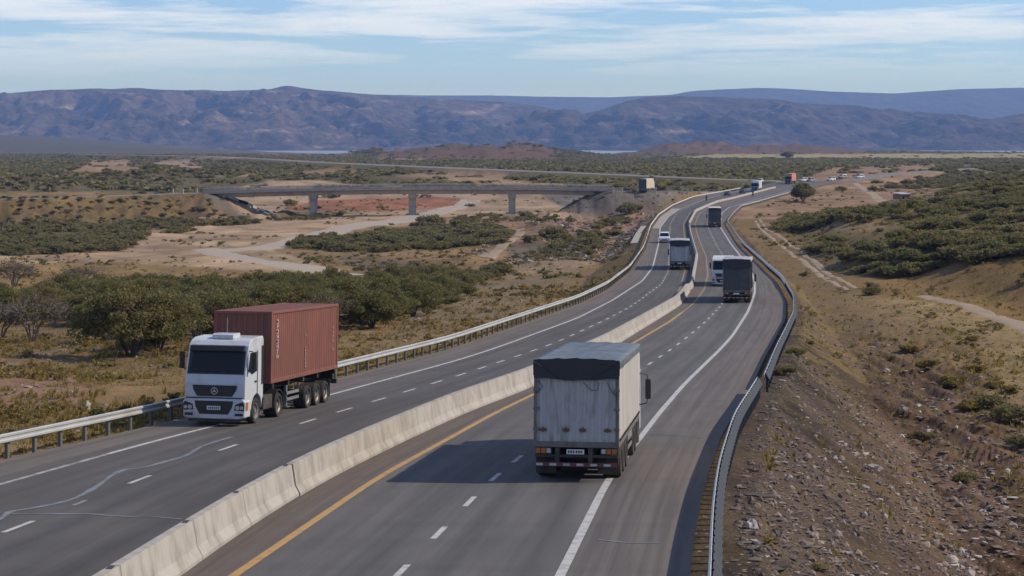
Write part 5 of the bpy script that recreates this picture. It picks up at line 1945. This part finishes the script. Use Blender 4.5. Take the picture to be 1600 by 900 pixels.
def put(proto, x, y, s=1.0, rz=None, label=None, group=None, sz=None, cat=None, dz=0.0):
    o = proto if not proto.get("used") else copy_tree(proto)
    proto["used"] = 1
    o["used"] = 1
    o.location = (x, y, float(height(np.array([x]), np.array([y]))[0]) + dz)
    o.scale = (s, s, sz or s)
    o.rotation_euler = (0, 0, rng.uniform(0, 6.28) if rz is None else rz)
    if label:
        o["label"] = label
    if group:
        o["group"] = group
    elif "group" in o:
        del o["group"]
    if cat:
        o["category"] = cat
    return o


ACA = [make_tree("acacia_tree", rng.uniform(2.6, 3.2), rng.uniform(2.9, 3.6), .08, 56, 185, .115, 100 + k, M['leaf'], M['bark']) for k in range(8)]
thk = [(-60, 486), (100, 476), (230, 470), (330, 466), (520, 462), (610, 460), (690, 444), (738, 449), (700, 470), (660, 490), (610, 510), (545, 520), (480, 522), (330, 538), (215, 552), (170, 520), (100, 500), (-60, 512)]
pts = poisson(thk, 4.0, rng)
GREY = [make_tree("bare_tree", 2.3, 2.9, .4, 30, 45, .10, 451 + k, M['leaf_dry'], M['bark_grey'], stems=5, r0=.08, twigs=True) for k in range(2)]
for i, (x, y) in enumerate(pts):
    px = CX + F * x / y
    if i % 9 == 4:
        put(GREY[i % 2], x, y, rng.uniform(.8, 1.15), label="grey half-bare tree mixed in among the green roadside acacias", group="half-bare trees in the roadside thicket")
        continue
    if i % 13 == 6:
        continue
    lb = ("olive acacia in the dense thicket left of the container truck" if px < 300 else "olive acacia in the dense thicket behind the red container" if px < 525 else "olive acacia in the thicket between the red container and the dirt slope")
    put(ACA[i % 8], x, y, rng.uniform(.66, 1.15), label=lb, group="acacias in the roadside thicket, " + ("left part" if px < 300 else "middle part" if px < 525 else "right part"), sz=rng.uniform(.55, 1.12))
big = make_tree("acacia_tree", 3.7, 4.3, .20, 90, 230, .11, 311, M['leaf'], M['bark'], stems=6, r0=.15)
x, y, _ = unproj(206, 557)
put(big, x, y, 1.0, label="largest spreading acacia with bare forked stems, left of the white cab")
BARE = [make_tree("bare_tree", 2.6, 2.7, .45, 30, 26, .12, 401 + k, M['leaf_dry'], M['bark_grey'], stems=6, r0=.09, twigs=True) for k in range(2)]
for i, (px, py, s, lb) in enumerate([(52, 533, 1.15, "grey nearly leafless tree on the slope at the left edge, nearest the guardrail"), (124, 452, 1.25, "pale bare-twigged tree standing above the thicket before the sandy ground"), (22, 448, 1.4, "grey bare-twigged tree at the far left above the thicket"), (2, 530, .9, "grey leafless bush cut by the left edge of the photo")]):
    x, y, _ = unproj(px, py)
    put(BARE[i % 2], x, y, s, label=lb)
lone = make_tree("round_tree", 3.6, 5.0, .22, 60, 60, .42, 501, M['leaf'], M['bark'], stems=4, r0=.16, rx=1.2, rz=.9)
x, y, _ = unproj(1255, 315.5)
put(lone, x, y, 1.02, label="lone round-crowned tree on the bare reddish bank right of the far bend")
x, y, _ = unproj(1230, 248)
put(lone, x, y, 2.3, label="solitary dark tree on the yellow field far beyond the junction", sz=1.6)

# shrubs: generated everywhere, the ones that show largest become things, the others one mass
SH = [make_tree("shrub", 1.5, 1.5, .06, 24, 64, .165, 600 + k, M['leaf_scrub'], M['bark'], stems=3, r0=.05, rx=.55, rz=.42, flat=.2) for k in range(8)]
REG = [  # polygon, spacing, size range, label
    ([(-60, 356), (120, 352), (345, 347), (400, 350), (330, 356), (215, 374), (195, 392), (80, 398), (-60, 402)], 3.4, (.9, 1.7), "grey-green shrub in the scrub belt under the left road embankment"),
    ([(450, 388), (480, 374), (560, 372), (600, 364), (690, 356), (770, 353), (795, 366), (785, 382), (700, 388), (600, 394), (500, 392)], 3.2, (1.0, 1.7), "grey-green shrub in the scrub island inside the loop of the dirt road"),
    ([(1215, 356), (1240, 342), (1340, 332), (1380, 338), (1345, 352), (1240, 362)], 2.6, (1.1, 1.7), "shrub in the dark strip of scrub below the lone round tree"),
    ([(1310, 425), (1320, 405), (1400, 385), (1500, 372), (1660, 365), (1660, 402), (1560, 408), (1450, 426), (1380, 432)], 3.0, (1.1, 1.8), "bushy shrub at the front of the right hill, above the ochre cutting"),
    ([(1270, 395), (1290, 375), (1400, 350), (1660, 335), (1660, 368), (1500, 374), (1400, 388), (1320, 404)], 3.6, (.9, 1.6), "shrub half way up the scrub-covered hill on the right"),
    ([(1380, 330), (1440, 312), (1520, 288), (1500, 268), (1660, 252), (1660, 336), (1400, 350)], 4.0, (.9, 1.7), "shrub high on the scrub-covered hill on the right"),
    ([(1360, 300), (1440, 272), (1500, 262), (1660, 250), (1660, 262), (1510, 284)], 4.5, (1.0, 1.8), "shrub along the crest of the hill on the right"),
    ([(640, 356), (690, 348), (760, 346), (740, 352), (690, 358)], 3.6, (.9, 1.5), "shrub by the foot of the third bridge pillar"),
    ([(820, 392), (830, 374), (880, 372), (950, 350), (1000, 332), (1000, 338), (950, 372), (900, 396)], 6.5, (.8, 1.6), "shrub scattered over the reddish mounds beside the curve"),
    ([(800, 404), (850, 392), (950, 372), (930, 398), (840, 408)], 4.2, (.7, 1.2), "low shrub on the grey talus beside the curve"),
    ([(390, 345), (500, 338), (570, 334), (480, 344)], 4.0, (.6, 1.1), "low shrub between the left abutment and the first pillar"),
    ([(730, 436), (780, 424), (790, 432), (750, 440)], 3.0, (1.0, 1.4), "shrub at the end of the roadside thicket near the curve"),
    ([(-60, 318), (330, 308), (380, 340), (-60, 350)], 3.1, (.35, 1.0), "small shrub on the brown face of the left road embankment"),
    ([(490, 405), (640, 412), (700, 426), (560, 424)], 5.0, (.5, .9), "dark low shrub on the mounds beside the dirt road loop"),
    ([(1330, 460), (1380, 440), (1500, 432), (1660, 425), (1660, 500), (1500, 474)], 5.0, (.5, 1.0), "shrub on the ochre cutting at the right"),
    ([(700, 340), (830, 336), (900, 346), (830, 350), (720, 350)], 5.5, (.8, 1.4), "shrub on the bare earth under the right bridge span"),
    ([(955, 350), (1000, 338), (1010, 328), (970, 326), (960, 330)], 3.6, (1.0, 1.5), "dark shrub on the embankment below the right bridge end"),
]
cand = []
for poly, sp, (a, b), lb in REG:
    for x, y in poisson(poly, sp, rng):
        # open soil between the clusters
        if vnoise(np.array([x / 9.0]), np.array([y / 22.0]), 55)[0] < (.53 if 'hill' in lb else .40) and sp > 3.3:
            continue
        s = rng.uniform(a, b)
        cand.append((s / y, x, y, s, lb))
extra = [(980, 334, 2.6, "dark round shrub on the slope right under the overpass end"), (1545, 640, .62, "olive bush in the dry wash near the right edge"), (1580, 665, .75, "largest olive bush at the right edge of the wash"), (1596, 700, .5, "small olive bush low on the right edge of the photo"), (1437, 690, .42, "dark upright bush alone at the toe of the stony bank"), (1506, 755, .38, "green tuft-like bush below the wash on the right"),
         (862, 374, 2.2, "rounded green shrub beside the winding dirt trail"), (675, 352, 2.4, "dark spreading shrub right of the second bridge pillar"), (718, 350, 1.9, "compact dark shrub between the second and third pillars"), (614, 384, 1.6, "shrub alone at the front edge of the scrub island"), (1231, 587, .45, "yellow-green bush beside the gap in the right guardrail"), (1245, 556, .42, "small bush second past the gap in the right guardrail")]
cand.sort(key=lambda c: -c[0])
for i, (k, x, y, s, lb) in enumerate(cand[:285]):
    put(SH[i % 8], x, y, s, label=lb, group="shrubs: " + lb, sz=s * rng.uniform(.42, .8), cat="shrub")
for i, (px, py, s, lb) in enumerate(extra):
    x, y, _ = unproj(px, py)
    put(SH[i % 8], x, y, s * 1.1, label=lb, cat="shrub", sz=s * .75)


def mass(items, variants, name, mat_, kind='stuff'):
    """many copies of small leaf clouds written into one mesh"""
    Vs, Ts, Fs = [], [], []
    b = 0
    for vi in range(len(variants)):
        sel = items[vi::len(variants)]
        if not len(sel):
            continue
        V0, F0, T0 = variants[vi]
        n = len(sel)
        x, y, z, sx, sz, r, tn = (np.array(sel)[:, k][:, None] for k in range(7))
        c, s = np.cos(r), np.sin(r)
        X = x + sx * (V0[None, :, 0] * c - V0[None, :, 1] * s)
        Yy = y + sx * (V0[None, :, 0] * s + V0[None, :, 1] * c)
        Z = z + sz * V0[None, :, 2]
        Vs.append(np.stack([X, Yy, Z], 2).reshape(-1, 3))
        Ts.append(np.clip(T0[None] * .6 + tn * .4, 0, 1).ravel())
        Fs.append((F0[None] + (np.arange(n) * len(V0))[:, None, None]).reshape(-1, F0.shape[1]) + b)
        b += n * len(V0)
    return tag(np_mesh(name, np.concatenate(Vs), np.concatenate(Fs), [mat_], attrs={"tint": ('POINT', np.concatenate(Ts))}), kind=kind)


def cloud(R, H, nc, per, leaf, seed, rx=.55, rz=.4):
    rg = np.random.default_rng(seed)
    P = clumps(crown_pts(R, H, .05, nc, rg), rx, rz, per, rg)
    return quads(P, leaf, rg, .2, 1.3)


rest = cand[285:]
if rest:
    xs, ys = np.array([c[1] for c in rest]), np.array([c[2] for c in rest])
    zs = height(xs, ys)
    it = [(x, y, z - .05, c[3], c[3] * rng.uniform(.42, .8), rng.uniform(0, 6.3), rng.uniform(0, 1)) for x, y, z, c in zip(xs, ys, zs, rest)]
    mass(it, [cloud(1.5, 1.65, 16, 26, .30, 800 + k) for k in range(6)], "scrub", M['leaf_scrub'])

# far plain: scrub without number
n = 52000
yy = 640 * (3300 / 640) ** np.sqrt(rng.uniform(0, 1, n))
yy = np.sqrt(rng.uniform(640 ** 2, 3300 ** 2, n))
xx = rng.uniform(-.31, .31, n) * yy
zz = height(xx, yy)
fx, fy = proj(xx, yy, zz)
ok = np.zeros(n, bool)
last = np.full(n, -1)
for k, (poly, colr, wd, st) in enumerate(PATCH):
    last[inpoly(fx + 6 * fbm(xx / 30, yy / 60, 7, 2), fy, poly)] = k
darkp = [k for k, pz in enumerate(PATCH) if np.allclose(pz[1], dark, atol=.02) or np.allclose(pz[1], dark * .9, atol=.02)]
ok = np.isin(last, darkp)
dens = vnoise(xx / 45, yy / 90, 61) * .6 + vnoise(xx / 160, yy / 300, 62) * .4
ok &= (dens > .30) | (rng.uniform(0, 1, n) < .15)
ok |= (rng.uniform(0, 1, n) < .05) & (last >= 0)
for pts_, w_, s_ in CORR:
    ok &= seg_dist(xx, yy, pts_)[0] > w_ + 6
ok &= ~((yy < 870) & (xx > at(G_raL, yy) - 8) & (xx < at(G_raR, yy) + 8))
ok &= ~((xx > 150) & (yy > 2150) & (rng.uniform(0, 1, n) < .9))
xx, yy, zz = xx[ok], yy[ok], zz[ok]
s = rng.uniform(1.3, 3.0, len(xx))
it = np.stack([xx, yy, zz - .1, s, s * rng.uniform(.28, .6, len(xx)), rng.uniform(0, 6.3, len(xx)), rng.uniform(0, 1, len(xx))], 1)
mass(it, [cloud(1.4, 1.5, 7, 3, .95, 900 + k) for k in range(6)], "distant_scrub", M['leaf_scrub'])

# ------------------------------------------------------------------ grass, low growth, stones
def tuft(seed, nb=10, h=.45, spread=.16, w=.05):
    rg = np.random.default_rng(seed)
    V, T = [], []
    for k in range(nb):
        a = rg.uniform(0, 6.28)
        r = rg.uniform(0, spread)
        b = np.array([r * math.cos(a), r * math.sin(a), -.05])
        d = np.array([math.cos(a), math.sin(a), 0]) * rg.uniform(.05, .5) * h
        sd_ = np.array([-math.sin(a), math.cos(a), 0]) * w
        tp = b + d + np.array([0, 0, h * rg.uniform(.6, 1.1)])
        V += [b - sd_, b + sd_, tp + sd_ * .3, tp - sd_ * .3]
        T += [rg.uniform(0, 1)] * 4
    return np.array(V), np.arange(4 * nb).reshape(nb, 4), np.array(T)


def scatter(n, y0, y1, u0, u1, keep, near_w=1.0):
    y = y0 * (y1 / y0) ** rng.uniform(0, 1, n)
    x = rng.uniform(u0, u1, n) * y
    k = keep(x, y)
    return x[k], y[k]


def off_road(x, y, m=.35):
    k = (x < at(G_raL, y) - m) | (x > at(G_raR, y) + m)
    for pts_, w_ in TRACKS:
        k &= seg_dist(x, y, pts_)[0] > w_ * .55
    return k


patchy = lambda x, y, sx=7, lo=.45: vnoise(x / sx, y / sx, 131) * .6 + vnoise(x / 2.2, y / 2.2, 133) * .4 > lo
x, y = scatter(26000, 40, 330, -.30, .30, lambda x, y: off_road(x, y) & patchy(x, y) & ((x < at(G_bar, y)) | (x - at(G_raR, y) > 11) | (rng.uniform(0, 1, len(x)) < .08 + .3 * sst(110, 170, y))))
z = height(x, y)
s = rng.uniform(.35, .95, len(x))
it = np.stack([x, y, z, s, s * rng.uniform(.45, .95, len(x)), rng.uniform(0, 6.3, len(x)), rng.uniform(0, 1, len(x))], 1)
mass(it, [tuft(1000 + k) for k in range(6)], "grass", M['dry_grass'])
# low grey-green and ochre growth, ankle to knee high
x, y = scatter(9000, 40, 420, -.30, .30, lambda x, y: off_road(x, y, 1.0) & patchy(x, y, 11, .52) & ((x < at(G_bar, y)) | (x - at(G_raR, y) > 12) | (rng.uniform(0, 1, len(x)) < .05 + .3 * sst(110, 170, y))))
z = height(x, y)
s = rng.uniform(.16, .52, len(x))
it = np.stack([x, y, z - .02, s, s * rng.uniform(.55, .95, len(x)), rng.uniform(0, 6.3, len(x)), rng.uniform(0, 1, len(x))], 1)
h1 = rng.uniform(0, 1, len(x)) < np.where(x < at(G_bar, y), .28, .45)
mass(it[h1], [cloud(.9, 1.1, 8, 9, .30, 1100 + k, .4, .3) for k in range(4)], "undergrowth", M['leaf_scrub'])
mass(it[~h1], [cloud(.9, 1.1, 8, 9, .26, 1200 + k, .4, .3) for k in range(4)], "undergrowth", M['dry_grass'])

x, y = scatter(9000, 240, 900, -.30, .30, lambda x, y: off_road(x, y, 4) & patchy(x, y, 16, .56))
z = height(x, y)
s = rng.uniform(.25, .95, len(x))
it = np.stack([x, y, z - .02, s, s * rng.uniform(.4, .8, len(x)), rng.uniform(0, 6.3, len(x)), rng.uniform(0, 1, len(x))], 1)
h1 = rng.uniform(0, 1, len(x)) < .7
mass(it[h1], [cloud(1.0, 1.0, 7, 6, .42, 1400 + k, .4, .3) for k in range(4)], "undergrowth", M['leaf_scrub'])
mass(it[~h1], [cloud(1.0, 1.0, 7, 6, .36, 1500 + k, .4, .3) for k in range(4)], "undergrowth", M['dry_grass'])
# short straw carpet of the wash and the left verge
x, y = scatter(70000, 40, 260, -.30, .32, lambda x, y: off_road(x, y, .2) & ((x < at(G_bar, y)) | (x - at(G_raR, y) > 12.5)) & (vnoise(x / 5, y / 8, 181) * .6 + vnoise(x / 1.2, y / 1.2, 183) * .4 > .46))
z = height(x, y)
s = rng.uniform(.25, .6, len(x))
it = np.stack([x, y, z, s, s * rng.uniform(.3, .7, len(x)), rng.uniform(0, 6.3, len(x)), rng.uniform(0, 1, len(x))], 1)
mass(it, [tuft(1600 + k, 5, .45, .25, .06) for k in range(6)], "grass", M['dry_grass'])

# straw tussocks one can point to in the wash
TU = None
for px, py, s, lb in [(1526, 583, 1.15, "straw-coloured round tussock in the middle of the wash"), (1555, 607, 1.0, "straw tussock right of the middle tussock in the wash"), (1578, 614, .95, "straw tussock closest to the right edge in the wash"), (1450, 578, 1.3, "broad straw tussock left of the middle tussock"), (1420, 553, 1.2, "broad ochre tussock at the upper left of the wash"),
                      (1490, 605, 1.5, "wide purple-brown dry bush in the wash"), (1520, 640, 1.3, "wide dry brown bush below the straw tussocks"), (1520, 533, .9, "dry tussock by the upper dirt track in the wash"), (1392, 562, .6, "little dry tussock near the toe of the bank")]:
    if TU is None:
        TU = thing("tussock", lb, "tussock")
        rg = np.random.default_rng(5)
        V, Fq, tn = quads(clumps(crown_pts(.62, .62, .05, 18, rg), .22, .18, 40, rg), .11, rg, -.3, 2.2)
        np_mesh("blades", V, Fq, [M['dry_grass']], TU, attrs={"tint": ('POINT', tn)})
    x, y, _ = unproj(px, py)
    put(TU, x, y, s, label=lb, sz=s * .68)


def rock_var(seed, sub=1):
    bm = bmesh.new()
    bmesh.ops.create_icosphere(bm, subdivisions=sub, radius=1.0)
    rg = np.random.default_rng(seed)
    V = np.array([v.co[:] for v in bm.verts])
    V = V * (1 + rg.normal(0, .24, (len(V), 1))) * rg.uniform(.5, 1.3, 3) * np.array([1, 1, .8])
    Fc = np.array([[v.index for v in f.verts] for f in bm.faces])
    bm.free()
    return V, Fc, np.full(len(V), .5)


RK = [rock_var(1300 + k) for k in range(8)]


def rocks(x, y, smin, smax, p, name, tint):
    z = height(x, y)
    s = smin * (smax / smin) ** (rng.uniform(0, 1, len(x)) ** p)
    it = np.stack([x, y, z + s * .1, s, s * rng.uniform(.6, 1.0, len(x)), rng.uniform(0, 6.3, len(x)), np.zeros(len(x))], 1)
    Vs, Fs, Ts = [], [], []
    b = 0
    t = tint(len(x))
    for vi in range(8):
        sel, tt = it[vi::8], t[vi::8]
        V0, F0, _ = RK[vi]
        X, Yy, Z, sx, sz, r = (sel[:, k][:, None] for k in range(6))
        c, s_ = np.cos(r), np.sin(r)
        Vs.append(np.stack([X + sx * (V0[None, :, 0] * c - V0[None, :, 1] * s_), Yy + sx * (V0[None, :, 0] * s_ + V0[None, :, 1] * c), Z + sz * V0[None, :, 2]], 2).reshape(-1, 3))
        Fs.append((F0[None] + (np.arange(len(sel)) * len(V0))[:, None, None]).reshape(-1, 3) + b)
        Ts.append(np.repeat(tt, len(V0)))
        b += len(sel) * len(V0)
    return tag(np_mesh(name, np.concatenate(Vs), np.concatenate(Fs), [M['stone']], attrs={"tint": ('POINT', np.concatenate(Ts))}), kind='stuff')


# loose stones of the right bank: dark and brown, with a paler band at its toe
def kb(x, y):
    d = x - at(G_raR, y)
    return (d > .5) & (d < 16) & (rng.uniform(0, 1, len(x)) < .22 + .78 * (fbm((x + .11 * y + 1.2 * fbm(x / 7, y / 7, 57, 2)) / 1.3, y / 16, 91, 4) > .0))


x, y = scatter(60000, 34, 190, .05, .34, kb)
rocks(x, y, .02, .16, 3.2, "rubble", lambda n: np.clip(rng.normal(.30, .24, n), 0, 1))


def kt(x, y):
    d = x - at(G_raR, y)
    c = np.interp(y, [45, 60, 80, 130, 190], [8.5, 8.5, 10, 8, 6])
    return (np.abs(d - c) < 2.6 * rng.uniform(0, 1, len(x)) ** .5) & (vnoise(x / 2.5, y / 4, 151) > .35)


x, y = scatter(16000, 45, 170, .1, .34, kt)
rocks(x, y, .025, .24, 3.0, "rubble", lambda n: np.clip(rng.normal(.60, .24, n), 0, 1))
def ks(x, y):
    d = x - at(G_raR, y)
    c_ = x + .11 * y + 1.2 * fbm(x / 7, y / 7, 57, 2)
    return (d > 1.2) & (d < 13) & (np.abs((c_ / 1.9) % 1.0 - .5) < .07) & (vnoise(c_ / 1.9, y / 10, 191) > .5)


x, y = scatter(60000, 38, 120, .08, .34, ks)
rocks(x, y, .02, .15, 2.2, "rubble", lambda n: np.clip(rng.normal(.72, .2, n), 0, 1))
x, y = scatter(9000, 55, 330, -.3, .3, lambda x, y: off_road(x, y, .6) & (vnoise(x / 6, y / 6, 161) > .48))
rocks(x, y, .03, .20, 2.4, "rubble", lambda n: np.clip(rng.normal(.6, .22, n), 0, 1))
x, y = scatter(9000, 330, 640, -.02, .09, lambda x, y: (x < at(G_raL, y) - 3) & (x > at(G_raL, y) - 42) & (vnoise(x / 8, y / 20, 171) > .5))
rocks(x, y, .15, .7, 2.2, "rubble", lambda n: np.clip(rng.normal(.5, .22, n), 0, 1))


def rock(px, py, s, tint_, lb, sc=(1, 1, 1)):
    x, y, z = unproj(px, py)
    V, Fc, _ = rock_var(int(px * 7 + py), 2)
    V = V * np.array(sc) * s
    o = np_mesh("rock", V, Fc, [M['stone']], attrs={"tint": ('POINT', np.full(len(V), tint_))})
    o.location = (x, y, z + s * .2)
    tag(o, lb, "rock")


rock(1176, 829, .24, 1.0, "white angular boulder below the near right guardrail", (1.2, .8, 1.1))
rock(1187, 778, .26, .05, "dark scrap of sheeting, shaped like a slab of rock, just above the white boulder", (1.5, 1, .5))  # rock mesh standing in for a scrap of dark plastic sheet
rock(1352, 806, .13, .95, "small white rock half way down the stony bank")
rock(1362, 738, .28, .8, "largest pale block at the toe of the stony bank", (1.5, .9, .8))
rock(136, 640, .22, .95, "pinkish-white rock on the grass left of the white cab", (.7, .7, 1.3))
rock(1212, 893, .2, .05, "dark rock at the lower edge of the photo by the guardrail", (1.3, .9, .7))

# ------------------------------------------------------------------ air
mh = bpy.data.materials.new("haze")
mh.use_nodes = True
th_ = mh.node_tree
for n_ in list(th_.nodes):
    th_.nodes.remove(n_)
pv = nd(th_, "ShaderNodeVolumePrincipled", {"Color": (0.27, 0.47, 1.0, 1), "Absorption Color": (0.40, 0.40, 0.40, 1), "Density": HAZE, "Anisotropy": 0.0})
ho = nd(th_, "ShaderNodeOutputMaterial")
th_.links.new(pv.outputs[0], ho.inputs["Volume"])
mb = MB()
mb.box(-10000, 10000, -9200, 17400, -60, 500)
hz = mb.build("haze", [mh])
tag(hz, kind='stuff')
#/VEGETATION
